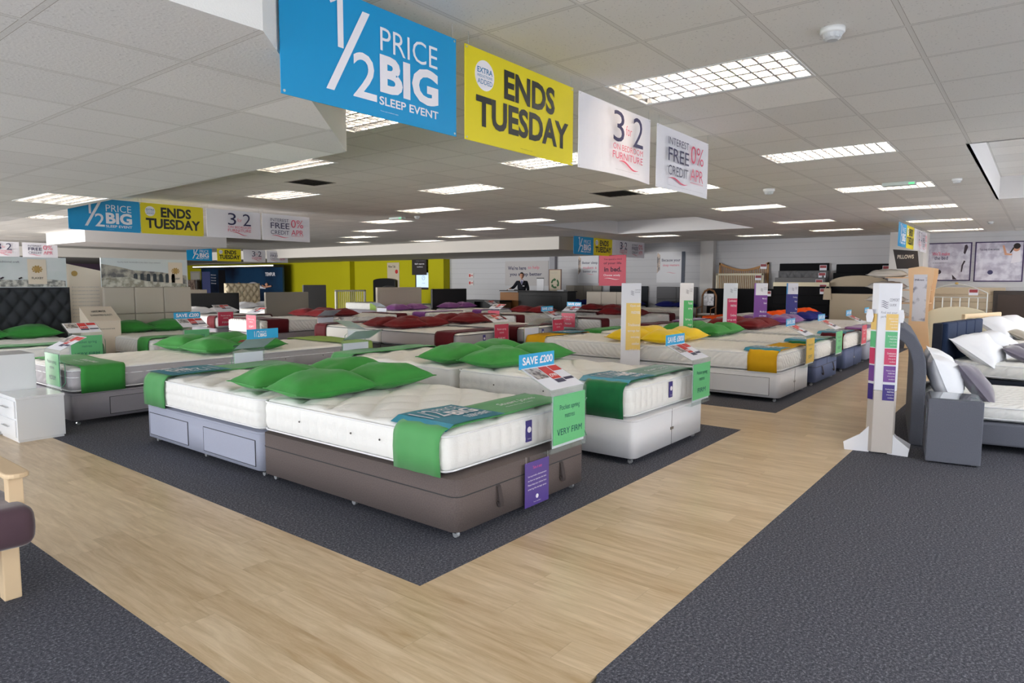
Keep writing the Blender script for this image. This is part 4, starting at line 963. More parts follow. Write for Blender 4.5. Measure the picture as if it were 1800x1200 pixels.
headboard('low arched cream and yellow bedhead before the metal bedstead', (17.5, 2.0, 0), -PI/2, 1.1, .96, 'arch', iv, extra=.18)
# bed frames beyond the near right group
t = headboard('pale pine open-frame headboard at the right', (12.9, .95, 0), math.radians(-16), 1.5, .98, 'slats', lightoak, .55, .05, 1)

# ------------------------------------------------------------------ near right group
def obj_bedframe(lab, loc, rz, w_, l, h, mat, nm='upholstered_bed'):
    t = thing(nm, lab, 'bed frame', loc, rz)
    G().box(0, w_, 0, l, .06, h).build('side_rails', mat, t, bevel=.02)
    for x in (.08, w_-.08):
        for y in (.08, l-.08): G().box(x-.03, x+.03, y-.03, y+.03, 0, .06).build('foot', M('black_plastic', (24, 24, 26), .5), t)
    return t
# local: head at y=l (world +Y), long side along y
t = obj_bedframe('dark grey woven bed frame with scrolled headboard at the right edge', (7.42, -1.42, 0), math.radians(9), 1.5, 2.3, .26, b_slate)
MG = Matrix.Translation((7.42, -1.42, 0)) @ Matrix.Rotation(math.radians(9), 4, 'Z')
# scroll headboard profile in (y,z), extruded along x
pr = []
yh = .9+1.5
for k in range(0, 9): a = k/8; pr.append((yh+.0+.0*a, .0+.75*a))
cl = [(yh-.11, 0), (yh-.11, .35), (yh-.11, .68), (yh-.1, .78), (yh-.07, .88), (yh-.02, .965), (yh+.05, 1.02), (yh+.12, 1.045)]
out = []; back = []
for k, (py, pz) in enumerate(cl):
    a = cl[max(0, k-1)]; b_ = cl[min(len(cl)-1, k+1)]; d = math.hypot(b_[0]-a[0], b_[1]-a[1]); ny, nz = -(b_[1]-a[1])/d, (b_[0]-a[0])/d
    out.append((py+ny*.055, pz+nz*.055)); back.append((py-ny*.05, pz-nz*.05))
out += [(yh+.165, 1.04), (yh+.165, 1.005)]+list(reversed(back))
g = G(); n_ = len(out); V = [(-.06, p[0], p[1]) for p in out]+[(1.56, p[0], p[1]) for p in out]
g.add(V, [tuple(range(n_)), tuple(reversed(range(n_, 2*n_)))]+[(i, i+n_, (i+1) % n_+n_, (i+1) % n_) for i in range(n_)])
hb = g.build('headboard', M('weave_dark_grey'), t, bevel=.012, seg=3)
G().box(-.05, 1.55, yh-.16, yh-.08, 0, .03).build('plinth', M('black_plastic'), t)
mm = mattress('quilt', 1.46, 2.0, .265, .42, 1); mm.matrix_world = MG @ Matrix.Translation((.02, .2, 0)); tag(mm, 'white quilted mattress on the dark grey bed frame at the right edge', 'mattress', 'mattresses on the divan bases')
MI = Matrix.Identity(4)
def lean(kind, mat, lab, x, y, z, rx, a, b, h, rz=0, cat='pillow'):
    return pillow(kind, mat, lab, MG @ Matrix.Translation((x, y, z)), 0, 0, 0, rz, a, b, h, rx, cat, 'pillows on the right-hand bed frames')
lean('white', linen, 'white pillow propped against the scrolled grey headboard', .32, 2.09, .49, math.radians(68), .31, .24, .26)
lean('white', linen, 'white pillow propped deeper along the scrolled grey headboard', 1.1, 2.09, .49, math.radians(68), .31, .24, .26)
lean('mauve', taupe_v, 'mauve-grey velvet cushion leaning on the white pillow of the grey bed', .36, 1.84, .5, math.radians(52), .24, .23, .17, cat='cushion')
# bedside cabinet
t = thing('bedside_cabinet', 'dark grey woven bedside cabinet with glass top beside the grey bed', 'bedside cabinet', (6.47, .31, 0), math.radians(9))
G().box(0, .42, 0, .38, .01, .53).build('body', b_slate, t, bevel=.008)
G().box(.02, .40, .02, .36, .53, .538).build('glass_top', M('mirror_glass', (150, 156, 162), .05, .6, spec=.8), t)
G().box(.03, .39, .379, .386, .06, .27).build('drawer', b_slate, t, bevel=.004); G().box(.03, .39, .379, .386, .29, .5).build('drawer', b_slate, t, bevel=.004)
G().box(.03, .04, .386, .39, .3, .45).build('handle', M('chrome'), t)
for x in (.04, .38):
    for y in (.04, .34): G().box(x-.015, x+.015, y-.015, y+.015, 0, .01).build('foot', M('black_plastic'), t)
t = thing('leaflet_holder', 'small clear leaflet holder standing on the grey bedside cabinet', 'leaflet holder', (6.62, .40, .538), .3)
G().box(-.05, .05, -.002, .002, 0, .11).build('back_panel', acrylic_mat(), t); G().box(-.05, .05, -.03, -.028, 0, .06).build('front_panel', acrylic_mat(), t); G().box(-.05, .05, -.03, .0, 0, .003).build('shelf', acrylic_mat(), t)
# navy bed: turned slightly
RA = math.radians(-9)
MB2 = Matrix.Translation((9.15+2.0*math.sin(RA), .88-2.0*math.cos(RA), 0)) @ Matrix.Rotation(RA, 4, 'Z')
t = thing('upholstered_bed', 'navy fabric bed frame with panelled headboard behind the grey bed', 'bed frame'); t.matrix_world = MB2
navy = M('navy_fabric', (36, 50, 78), .85, bump=.15, bscale=200, spec=.2); navyd = M('navy_rail', (24, 30, 44), .85)
G().box(0, 1.5, 0, 1.95, .08, .41).build('side_rails', navyd, t, bevel=.02)
for k in range(4): G().box(.004+k*.39, .39*(k+1)-.002, 1.95, 2.03, .15, 1.02).build('headboard_panel', navy, t, bevel=.02, seg=3)
G().box(-.02, 1.58, 2.0, 2.1, .0, 1.01).build('headboard_back', navyd, t, bevel=.01)
for x in (.08, 1.42): G().box(x-.03, x+.03, .05, .11, 0, .08).build('foot', M('black_plastic'), t)
mm = mattress('quilt', 1.46, 1.9, .415, .6, 1); mm.matrix_world = MB2 @ Matrix.Translation((.02, .04, 0)); tag(mm, 'white quilted mattress on the navy bed frame', 'mattress', 'mattresses on the divan bases')
def onbed(Mx, mat, lab, x, y, z, rx, a, b, h, rz, cat): return pillow('w', mat, lab, Mx, x, y, z, rz, a, b, h, rx, cat, 'pillows on the right-hand bed frames')
onbed(MB2, linen, 'plump white pillow nearer the camera on the navy bed', .33, 1.7, .61, math.radians(34), .36, .26, .27, 0, 'pillow')
onbed(MB2, linen, 'plump white pillow deeper on the navy bed', 1.08, 1.7, .61, math.radians(34), .36, .26, .27, 0, 'pillow')
onbed(MB2, taupe_v, 'mauve-grey cushion nearer the camera on the navy bed', .42, 1.32, .62, math.radians(25), .2, .2, .13, .2, 'cushion')
onbed(MB2, taupe_v, 'mauve-grey cushion deeper on the navy bed', 1.02, 1.3, .62, math.radians(25), .2, .2, .13, -.2, 'cushion')
# pine bed behind
RB = math.radians(-16)
MB3 = Matrix.Translation((12.9+1.92*math.sin(RB), .93-1.92*math.cos(RB), 0)) @ Matrix.Rotation(RB, 4, 'Z')
t = obj_bedframe('pale pine bed frame at the right behind the navy bed', tuple(MB3.translation), RB, 1.5, 1.9, .34, lightoak, 'pine_bed')
mm = mattress('quilt', 1.46, 1.86, .345, .6, 0); mm.matrix_world = MB3 @ Matrix.Translation((.02, .02, 0)); tag(mm, 'white mattress on the pale pine bed at the right', 'mattress', 'mattresses on the divan bases')
onbed(MB3, linen, 'white pillow nearer the camera on the pine bed', .45, 1.6, .67, math.radians(34), .36, .26, .27, 0, 'pillow')
onbed(MB3, linen, 'white pillow deeper on the pine bed', 1.15, 1.6, .67, math.radians(34), .36, .26, .27, 0, 'pillow')
onbed(MB3, sand_v, 'sand velvet cushion nearer the camera on the pine bed', .4, 1.28, .61, math.radians(25), .2, .2, .13, .15, 'cushion')
onbed(MB3, sand_v, 'sand velvet cushion deeper on the pine bed', 1.05, 1.25, .61, math.radians(25), .2, .2, .13, -.2, 'cushion')

# ------------------------------------------------------------------ information totems
tot_w = M('totem_white', (226, 226, 232), .4); tot_g = M('totem_greige', (196, 188, 182), .5)
def block_text(g, lines, x0, x1, z, dz, h, y):
    for k, s in enumerate(lines):
        if s: g.text(s, x1-(x1-x0)*min(1, len(s)/12), z-k*dz, x1, z-k*dz+h, y, .004)
def totem(x, y, rz, colname, cmat, side, lab, words, W=.24):
    t = thing('information_totem', lab, 'information totem', (x, y, 0), rz, 'coloured mattress guide totems')
    H = 1.46; d = W*.8
    G().prismz([(-W/2, 0), (W/2, 0), (0, d)], .02, H).build('column', side or tot_w, t, bevel=.006)
    G().prismz([(-W/2-.02, -.02), (W/2+.02, -.02), (0, d+.03)], 0, .02).build('foot_plate', M('steel'), t)
    if side: G().box(-W/2+.03, W/2-.003, -.003, -.001, H-.24, H-.002).build('logo_panel', tot_w, t)
    o = G().box(-W/2+(.005 if side else .07), W/2-.003, -.003, -.001, .55, H-.24 if side else H-.27).build('colour_panel', cmat, t)
    g = G(); block_text(g, words, -W/2+.08, W/2-.015, H-.33, .085, .04, -.0045); g.build('lettering', ink_w, o)
    g = G()
    for k in range(4): swoosh(g, -.01, H-.11-k*.016, .04, H-.112-k*.016, -.0045, .005)
    g.text('COMFORT', .05, H-.1, W/2-.01, H-.085, -.0045); g.text('GUIDE', .05, H-.13, W/2-.02, H-.115, -.0045); g.build('logo', M('ink_slate', (112, 110, 124), .5), t)
    return t
def trz(x, y, off=0): return math.atan2(y, x)-PI/2+off
totem(8.17, 4.38, trz(8.17, 4.4, .12), 'yellow', M('totem_yellow', (236, 202, 112), .4), None, 'white totem with pale yellow panel standing before the yellow pillows', ['Open coil', 'mattress', '', 'Traditional', 'springs for', 'everyday', 'comfort', 'and value'], .27)
totem(9.93, 4.36, trz(9.93, 4.36, -.3), 'green', M('totem_green', (80, 182, 106), .4), None, 'white totem with green panel between yellow and green pillows', ['Pocket', 'spring', '', 'Springs in', 'single', 'pockets'], .22)
totem(11.73, 4.33, trz(11.73, 4.33, .1), 'red', M('totem_red', (206, 56, 100), .4), None, 'white totem with crimson panel beside the burgundy pillows', ['Combination', 'mattress', '', 'Combines', 'springs with', 'a layer of', 'memory foam'], .24)
totem(13.58, 4.4, trz(13.58, 4.4, .25), 'purple', M('totem_purple', (124, 72, 152), .4), M('totem_purple_side', (150, 108, 180), .4), 'purple totem with white top panel behind the burgundy pillows', ['Memory', 'foam', '', 'Moulds to', 'your shape', 'for pressure', 'relief'], .26)
totem(15.35, 4.3, trz(15.35, 4.3, .1), 'blue', M('totem_indigo', (58, 56, 130), .4), M('totem_sky', (60, 140, 196), .4), 'blue totem with white top panel before the navy pillows', ['Cooling', 'foam', '', 'The', 'temperature', 'adaptive', 'mattress'], .24)
# two-part near totem on fins
t = thing('information_totem', 'tall white two-part totem on white fins with a column of coloured guide panels', 'information totem', (6.5, 1.05, 0), trz(6.5, 1.05, .02), 'coloured mattress guide totems')
def hexa(W, d, z0, z1): 
    return G().prismz([(-W*.5, .02), (-W*.26, -.035), (W*.5, -.035), (W*.58, .0), (0.02, d)], z0, z1)
hexa(.205, .17, .01, .55).build('lower_column', tot_g, t, bevel=.004); hexa(.205, .17, .553, 1.475).build('upper_column', tot_w, t, bevel=.004)
for k, (a, c) in enumerate([((0, 0), (-.33, 0)), ((.0, 0), (.28, -.05)), ((0, .05), (-.22, .2)), ((0.0, .05), (.3, .2))]):
    dx, dy = c[0], c[1]; L_ = math.hypot(dx, dy); g = G(); g.prism([(0.07, 0), (L_*.8, 0), (L_*.83, .07), (L_*.45, .15), (0.07, .24)], -.006, .006)
    g.build('fin', M('fin_white', (230, 230, 236), .4), t, bevel=.002).rotation_euler = (0, 0, math.atan2(dy, dx))
cols = [('panel_yellow', (232, 196, 116), 1.075, 'Open coil'), ('panel_green', (96, 184, 128), .925, 'Pocket spring'), ('panel_crimson', (206, 62, 104), .78, 'Combination'), ('panel_purple', (118, 70, 150), .63, 'Memory foam'), ('panel_indigo', (64, 48, 128), .47, 'Cooling foam')]
for n_, c, z, wd in cols:
    o = G().box(.01, .1, -.038, -.036, z, z+(.15 if z > .5 else .15)-.012).build('guide_panel', M(n_, c, .4), t)
    g = G(); g.text(wd, .03, z+.09, .095, z+.105, -.0395); g.text('mattress', .045, z+.07, .095, z+.082, -.0395); g.text('sleep guide', .04, z+.045, .095, z+.056, -.0395); g.text('comfort', .05, z+.02, .095, z+.031, -.0395); g.build('lettering', ink_w, o)
    g = G(); g.add([(-.1, .014, z), (-.06, -.034, z), (-.06, -.034, z+.138), (-.1, .014, z+.138)], [(0, 1, 2, 3)]); s_ = g.build('guide_panel', M(n_), t); s_.location = (-.002, -.003, 0)
g = G(); 
for k in range(4): swoosh(g, -.035, 1.32-k*.016, .025, 1.316-k*.016, -.0375, .006)
g.text('COMFORT', .03, 1.32, .1, 1.345, -.0375); g.text('GUIDE', .03, 1.28, .08, 1.3, -.0375); g.text('Find out your', -.03, 1.21, .09, 1.235, -.0375, -.006); g.text('perfect match', -.03, 1.175, .09, 1.2, -.0375, -.006); g.build('logo', M('ink_slate', (112, 110, 124), .5), t)
for s, x in ((-1, -.115), (1, .115)):
    G().prism([(x-.022, 1.14), (x+.022, 1.14), (x+.03, 1.19), (x+.02, 1.25), (x-.02, 1.25), (x-.03, 1.19)], -.03, .03).build('leaflet_pocket', tot_w, t, bevel=.003)

# ------------------------------------------------------------------ pillow rack
t = thing('pillow_rack', 'waisted pine-sided display rack of bagged pillows by the pillar', 'display rack', (17.4, 2.5, 0), -PI/2)
prof = []
for k in range(13): s = k/12; prof.append((.25-.08*math.sin(PI*min(1, s*1.1)*.9)+.02*s, s*1.8))
side = [(-p[0]+.35, p[1]) for p in prof]; pr_ = [(p[0]+.35, p[1]) for p in reversed(prof)]
G().prism(side+[(.35, 1.84)]+pr_, 0, .03).build('side_panel', M('ply_birch', (226, 190, 150), .45, vary=.05, bscale=10), t)
G().prism(side+[(.35, 1.84)]+pr_, .8, .83).build('side_panel', M('ply_birch'), t)
o = G().box(.22, .48, -.004, -.001, .62, 1.66).build('graphic_panel', photo_mat('rack_print', (96, 92, 120), (210, 210, 220), 7, .36), t)
G().text('Pillows', .25, 1.52, .42, 1.56, -.006, .02).build('lettering', ink_n, o)
for z in (.35, .68, 1.0, 1.3, 1.58): G().box(-.35, .5, .03, .8, z, z+.02).build('shelf', M('ply_birch'), t)
o = G().prism([(-.2, 1.8), (.25, 1.8), (.2, 2.2), (-.3, 2.25)], .5, .52).build('header_board', M('board_black', (44, 38, 38), .5), t); o.rotation_euler = (0, 0, 0)
G().text('PILLOWS', -.2, 2.03, .13, 2.12, .498, .02).build('lettering', M('ink_cream', (206, 196, 180)), o)
poly = M('clear_bag', (206, 202, 196), .12, spec=.7)
for k, z in enumerate((.37, .7, 1.02, 1.32, 1.6)):
    pillow('bagged', poly, 'bagged pillow on the pine rack, %s shelf' % ['lowest', 'second', 'third', 'fourth', 'top'][k], Matrix.Translation((17.75, 2.85, 0)), 0, 0, z, .1, .33, .42, .2, group='bagged pillows on the pine rack')

# ------------------------------------------------------------------ wall posters and signs
def poster(lab, y_left, z0, w_, h, frame, sheet, build, X=21.985, nm='poster'):
    t = thing(nm, lab, 'poster', (X, y_left, z0), -PI/2)
    if frame:
        G().box(-.03, w_+.03, -.01, .02, -.03, 0).build('frame', frame, t); G().box(-.03, w_+.03, -.01, .02, h, h+.03).build('frame', frame, t)
        G().box(-.03, 0, -.01, .02, 0, h).build('frame', frame, t); G().box(w_, w_+.03, -.01, .02, 0, h).build('frame', frame, t)
    G().box(0, w_, -.004, .01, 0, h).build('sheet', sheet, t)
    build(t, w_, h); return t
fr_p = M('frame_plum', (58, 44, 84), .5); duvet = photo_mat('duvet_print', (176, 170, 188), (214, 212, 222), 5, .5)
skin = M('skin', (206, 152, 124), .6); hair = M('hair', (40, 30, 28), .7); dark = M('print_dark', (54, 40, 52), .6)
def p1(t, w_, h):
    g = G(); g.text("We'll make", .1, h*.68, w_*.52, h*.78, -.006, .01); g.build('lettering', M('ink_rose'), t)
    g = G(); g.text('the bed', .16, h*.56, w_*.48, h*.66, -.006, .01); g.text('we deliver and assemble it', .12, h*.46, w_*.5, h*.49, -.006); g.build('lettering', M('ink_navy'), t)
    g = G(); g.disc(w_*.28, h*.22, .06, -.006, 20); g.prism([(w_*.86, h*.95), (w_*.91, h*.97), (w_*.94, h*.9), (w_*.88, h*.7), (w_*.84, h*.74)], -.0065, -.005); g.prism([(w_*.8, h*.22), (w_*.83, h*.22), (w_*.85, h*.4), (w_*.9, h*.52), (w_*.86, h*.53), (w_*.81, h*.4)], -.0065, -.005)
    g.prism([(w_*.62, .01), (w_*.72, .01), (w_*.6, h*.15)], -.0065, -.005); g.build('printed_figure', dark, t)
def p2(t, w_, h):
    g = G(); g.text('You sleep & we remove', .07, h*.78, w_*.5, h*.86, -.006, .006); g.disc(w_*.33, h*.22, .06, -.006, 20); g.build('lettering', M('ink_navy'), t)
    G().prism([(w_*.8, h*.8), (w_*.94, h*.8), (w_*.97, h*.5), (w_*.76, h*.45)], -.0065, -.005).build('printed_shirt', M('print_white', (226, 222, 228)), t)
    g = G(); g.disc(w_*.86, h*.83, .07, -.0072, 20, 0, .001); g.prism([(w_*.56, h*.92), (w_*.6, h*.93), (w_*.66, h*.72), (w_*.78, h*.7), (w_*.77, h*.66), (w_*.62, h*.67)], -.0072, -.006); g.build('printed_figure', skin, t)
    g = G(); g.disc(w_*.87, h*.9, .075, -.0076, 20, 0, .0008); g.prism([(w_*.72, h*.73), (w_*.75, h*.72), (w_*.82, h*.86), (w_*.79, h*.87)], -.008, -.007); g.build('printed_hair', hair, t)
poster('plum-framed poster about making the bed, left of the right-hand pair', 2.57, 1.56, .98, .98, fr_p, duvet, p1)
poster('plum-framed poster of a figure under a duvet, right of the pair', 1.46, 1.54, 1.0, 1.0, fr_p, duvet, p2)
def pA(t, w_, h, a, b, c):
    g = G(); g.text(a, w_*.18, h*.66, w_*.84, h*.78, -.006, .01)
    if c: g.text(c, w_*.22, h*.36, w_*.8, h*.46, -.006, .01)
    g.build('lettering', M('ink_navy'), t); g = G(); g.text(b, w_*.22, h*.51, w_*.8, h*.61, -.006, 0); swoosh(g, w_*.35, h*.33, w_*.7, h*.31, -.006, .012); g.build('lettering', M('ink_rose'), t)
    G().box(w_*.88, w_, -.007, -.005, 0, h).build('printed_edge', M('print_slate', (76, 82, 96)), t)
    G().prism([(.01, h*.3), (w_*.12, h*.42), (w_*.12, h*.9), (.03, h*.98), (.01, h*.9)], -.0065, -.005).build('printed_figure', photo_mat('fig_print', (70, 56, 54), (186, 160, 140), 9), t)
paper = M('paper_white', (214, 214, 218), .5)
poster('white better sleep poster left of the hanging red poster', 14.1, 1.42, 1.04, 1.05, None, paper, lambda t, a, b: pA(t, a, b, 'Better sleep', 'makes a', 'better you'))
poster('white because your sleep matters poster right of the hanging red one', 10.8, 1.45, 1.06, 1.07, None, paper, lambda t, a, b: pA(t, a, b, 'Because your', 'sleep matters', None))
def pR(t, w_, h):
    g = G(); g.text('You spend a third', w_*.18, h*.82, w_*.84, h*.9, -.006, .0); g.text('of your life', w_*.18, h*.68, w_*.84, h*.78, -.006, .01); g.text('in bed.', w_*.2, h*.46, w_*.84, h*.62, -.006, .03); g.build('lettering', M('ink_wine', (70, 20, 50)), t)
    g = G(); g.text('Choose wisely', w_*.18, h*.3, w_*.8, h*.38, -.006, 0); swoosh(g, w_*.2, h*.24, w_*.78, h*.22, -.006, .014); g.build('lettering', ink_w, t)
poster('crimson third of your life poster hanging below the far banners', 10.9, 1.35, .94, .94, None, M('poster_crimson', (196, 62, 84), .5), pR, X=18.2)
for x in (.05, .89): G().tube([(x, .003, .93), (x, .003, 1.1)], .004, 5).build('hanging_cord', wire_m, bpy.data.objects['poster.004'])
def pW(t, w_, h):
    g = G(); g.text("We're here", .15, h*.64, w_*.5, h*.8, -.006, .02); g.text('you sleep better', .25, h*.36, w_*.86, h*.54, -.006, .02); g.build('lettering', M('ink_navy'), t)
    G().text('to help', w_*.54, h*.64, w_*.8, h*.8, -.006, 0).build('lettering', M('ink_rose'), t)
poster('grey wall panel about helping you sleep, behind the salesperson', 17.7, 1.3, 2.2, 1.0, None, M('panel_grey', (186, 182, 182), .6), pW)
def pRec(t, w_, h):
    g = G(); c = (w_/2, h*.36); R_ = .16
    for k in range(3):
        a = PI/2+k*2*PI/3
        def pt(rr, an): return (c[0]+rr*math.cos(an), c[1]+rr*math.sin(an))
        arc = [a+.15+1.35*i/6 for i in range(7)]
        g.prism([pt(R_*.72, t_) for t_ in arc]+[pt(R_*1.15, t_) for t_ in reversed(arc)], -.006, -.004)
        g.prism([pt(R_*.5, a+.2), pt(R_*1.35, a+.2), pt(R_*.98, a-.35)], -.0065, -.0045)
    g.build('recycling_symbol', M('recycle_green', (40, 92, 48)), t)
    G().text('Recycle your old bed', w_*.1, h*.84, w_*.7, h*.88, -.006).build('lettering', M('ink_grey'), t)
poster('beige recycling poster with green arrows right of the salesperson', 14.6, 1.12, .5, .78, M('frame_brown', (130, 100, 88)), M('paper_beige', (200, 188, 166)), pRec, X=20.8)
G().box(.22, .28, .012, .04, -1.12, .3).build('stand_pole', oak, bpy.data.objects['poster.006']); G().box(.05, .45, -.1, .15, -1.12, -1.09).build('stand_foot', oak, bpy.data.objects['poster.006'])
def pP(t, w_, h):
    G().text('Pillow Talk', .08, h*.82, w_*.7, h*.9, -.006, .01).build('lettering', ink_k, t); G().disc(w_*.78, h*.68, .1, -.007, 20).build('red_seal', M('seal_red', (190, 50, 50)), t)
poster('pale poster with red seal on the lime wall', 25.05, 1.0, .85, 1.35, None, M('paper_beige'), pP)
def pF(t, w_, h):
    G().text('sleep comfort', w_*.3, h*.82, w_*.9, h*.88, -.006).build('lettering', M('ink_grey'), t); g = G(); g.text('full range', w_*.2, h*.6, w_*.85, h*.72, -.006, .02); g.text('online', w_*.35, h*.45, w_*.75, h*.54, -.006); g.build('lettering', ink_w, t)
poster('black full range poster above the screen on the lime wall', 22.9, 1.75, .95, .75, None, M('board_black'), pF, X=21.588)
t = thing('wall_screen', 'bright wall screen showing a clock in a black frame on the lime wall', 'screen', (21.96, 23.0, 1.18), -PI/2)
G().box(-.09, 1.03, -.002, .04, -.1, .8).build('bezel', M('board_black'), t, bevel=.02); G().box(0, .94, -.004, 0, 0, .68).build('display', M('screen_glow', (196, 218, 240), .3, emit=.3), t)
g = G(); 
g.tube([(.47+.09*math.cos(a*PI/12), -.007, .44+.1*math.sin(a*PI/12)) for a in range(24)], .006, 5, True); g.tube([(.47, -.007, .44), (.47, -.007, .5)], .005, 5); g.tube([(.47, -.007, .44), (.42, -.007, .42)], .005, 5); g.text('Please ask', .4, .18, .56, .22, -.006); g.build('clock_face', M('ink_navy'), t)
# navy booth far left
t = thing('display_booth', 'navy lit display booth with a lying figure at the far left of the lime wall', 'display booth', (21.2, 41.6, 0), -PI/2)
bn = photo_mat('booth_print', (10, 18, 34), (24, 60, 92), .35, .5)
G().box(0, 8.9, 0, .1, 0, 2.2).build('back_graphic', bn, t); G().box(-.1, 8.9, -.5, .1, 2.2, 2.34).build('canopy', M('canopy_dark', (40, 44, 52), .5), t)
G().box(0, 8.8, -.52, -.5, 2.26, 2.31).build('light_strip', M('strip_light', (255, 246, 220), .5, emit=1.6), t)
g = G(); g.text('TEMPUR', 7.2, 1.72, 8.2, 1.92, -.006, .03)
for k in range(4): g.text('Sleep', 1.2, 1.75-k*.17, 1.8, 1.83-k*.17, -.006)
g.build('lettering', ink_w, t)
G().box(.1, 1.1, -.006, -.001, .4, 2.0).build('side_graphic', M('booth_lilac', (84, 92, 140), .5), t); G().box(2.1, 2.9, -.006, -.001, .4, 2.1).build('dark_opening', M('print_black', (12, 12, 18)), t)
g = G(); g.tube([(5.1+2.2*k/14, -.06, 1.12+.1*math.sin(PI*k/10)) for k in range(15)], lambda s: .03+.15*math.sin(PI*min(1, s*1.05))**1.0*(.4+.6*math.sin(PI*s)), 8); g.build('printed_figure', M('print_white'), t, True)
g = G(); g.tube([(7.0, -.08, 1.2), (7.3, -.08, 1.1), (7.9, -.08, 1.16)], .05, 6); g.tube([(5.1, -.08, 1.14), (4.5, -.08, 1.32)], .05, 6); g.lathe([(0, -.1), (.09, -.04), (.1, .03), (0, .11)], 7.45, -.08, 1.24, 10); g.build('printed_limbs', skin, t, True)
t = thing('door', 'pale interior door at the far left of the lime wall', 'door', (21.95, 44.4, 0), -PI/2)
G().box(0, 1.2, -.05, .02, 0, 2.05).build('frame', M('door_frame', (180, 176, 170)), t); G().box(.1, 1.1, -.06, -.05, 0, 1.95).build('leaf', M('door_leaf', (200, 196, 186)), t)
G().box(.4, .8, -.066, -.06, 1.3, 1.42).build('notice', M('paper_white'), t)
headboard('patterned brown headboard beside the navy booth', (20.8, 43.0, 0), -PI/2, 1.3, 1.5, 'panels', photo_mat('pattern_brown', (90, 70, 60), (170, 150, 134), 6), extra=(2, 1))

# ------------------------------------------------------------------ left display boards
t = thing('display_board', 'landscape photo board with gold crest above the dark tufted headboard', 'display board', (2.3, 12.15, 1.36))
G().box(0, 1.72, 0, .03, 0, .46).build('print', photo_mat('field_print', (206, 214, 214), (216, 220, 222), 3), t)
def hill(t, pts, m, name='printed_hills'):
    g = G(); n = len(pts); g.add([(p[0], -.003, p[1]) for p in pts], [tuple(range(n))]); g.build(name, m, t)
hill(t, [(0, .01), (1.7, .01), (1.7, .1), (1.4, .13), (1.0, .11), (.6, .14), (.2, .1), (0, .12)], photo_mat('heath_print', (120, 120, 116), (206, 204, 196), 16, .5))
def crest(t, x, z, s=1.0):
    G().box(x, x+.26*s, -.006, -.004, z, z+.4*s).build('crest_panel', M('crest_paper', (228, 214, 196)), t)
    g = G(); cx = x+.13*s; g.disc(cx, z+.24*s, .045*s, -.009, 14)
    for k in range(10): a = 2*PI*k/10; g.disc(cx+.062*s*math.cos(a), z+.24*s+.05*s*math.sin(a), .014*s, -.009, 8)
    g.build('crest', M('crest_gold', (186, 150, 86)), t)
    G().text('FLAXBY', x+.05*s, z+.08*s, x+.21*s, z+.115*s, -.008, .01).build('lettering', ink_k, t)
crest(t, 1.2, .05, .95)
G().text('Beds of natural fillings, Nature and traditional craft', .2, .36, 1.1, .4, -.004).build('lettering', M('ink_grey'), t)
for k, x in enumerate((.3, .45, .6, .85, 1.05)):
    pass
g = G()
for x in (.28, .42, .55, .62, .85, 1.08): g.tube([(x, -.006, .13), (x+.04, -.006, .15)], .012, 6)
g.build('printed_sheep', M('print_dark'), t)
t = thing('display_board', 'viaduct photo board with gold crest above the beige headboard', 'display board', (4.52, 12.15, 1.36))
G().box(0, 1.42, 0, .03, 0, .48).build('print', M('sky_print', (212, 218, 220)), t)
hill(t, [(0, .0), (1.4, .0), (1.4, .2), (.9, .26), (.5, .28), (.25, .34), (0, .38)], photo_mat('moor_print', (92, 90, 90), (180, 174, 160), 8))
g = G()
for k in range(7):
    x = .5+k*.105; h_ = .13+.0*k; g.prism([(x, .07+.02*k*0), (x+.06, .07), (x+.06, .2)]+[(x+.03+.03*math.cos(a*PI/6), .2+.03*math.sin(a*PI/6)) for a in range(0, 7)]+[(x, .2)], -.006, -.004)
g.build('printed_arches', M('arch_dark', (58, 66, 72)), t)
hill(t, [(0, .0), (1.4, .0), (1.4, .05), (.7, .1), (.4, .17), (0, .15)], photo_mat('heath_print2', (140, 136, 120), (200, 198, 186), 12), 'printed_foreground')
for o in list(t.children):
    if o.name.startswith('printed_foreground'): o.location = (0, -.004, 0)
crest(t, 1.08, .05, .95); G().text('Quality beds handmade in the dales since nineteen', .25, .4, .95, .43, -.004).build('lettering', M('ink_grey'), t)
t = thing('display_board', 'tall cream information board between the two upholstered headboards', 'display board', (4.05, 12.3, 0), 0)
G().prism([(0, 0), (.55, 0), (.55, 1.62), (0, 1.74)], 0, .03).build('board', M('crest_paper'), t)
g = G(); g.disc(.13, 1.58, .045, -.003, 14); g.build('crest', M('crest_gold'), t)
g = G()
for k in range(9): g.text('all our mattresses are made by hand', .08, 1.35-k*.06, .48, 1.37-k*.06, -.003)
g.build('lettering', M('ink_grey'), t)
t = thing('display_lectern', 'cream sloping lectern box between the two left headboards', 'lectern', (4.0, 11.3, 0), 0)
G().box(0, .45, 0, .35, 0, .86).build('body', M('crest_paper'), t, bevel=.008)
o = G().prismx([(0, .86), (.35, 1.06), (.35, .86)], 0, .45).build('sloping_top', M('crest_paper'), t)
g = G(); v, fs = glyphs('GUARANTEED QUALITY', .01); g.add([(.07+.31*p, .1+.05*q, .86+(.1+.05*q)*.571+.003) for p, q in v], fs); v, fs = glyphs('HANDMADE', .01); g.add([(.12+.2*p, .2+.05*q, .86+(.2+.05*q)*.571+.003) for p, q in v], fs); g.build('lettering', ink_k, t)
G().text('The finest natural beds', .1, .72, .36, .74, -.002).build('lettering', ink_k, t)

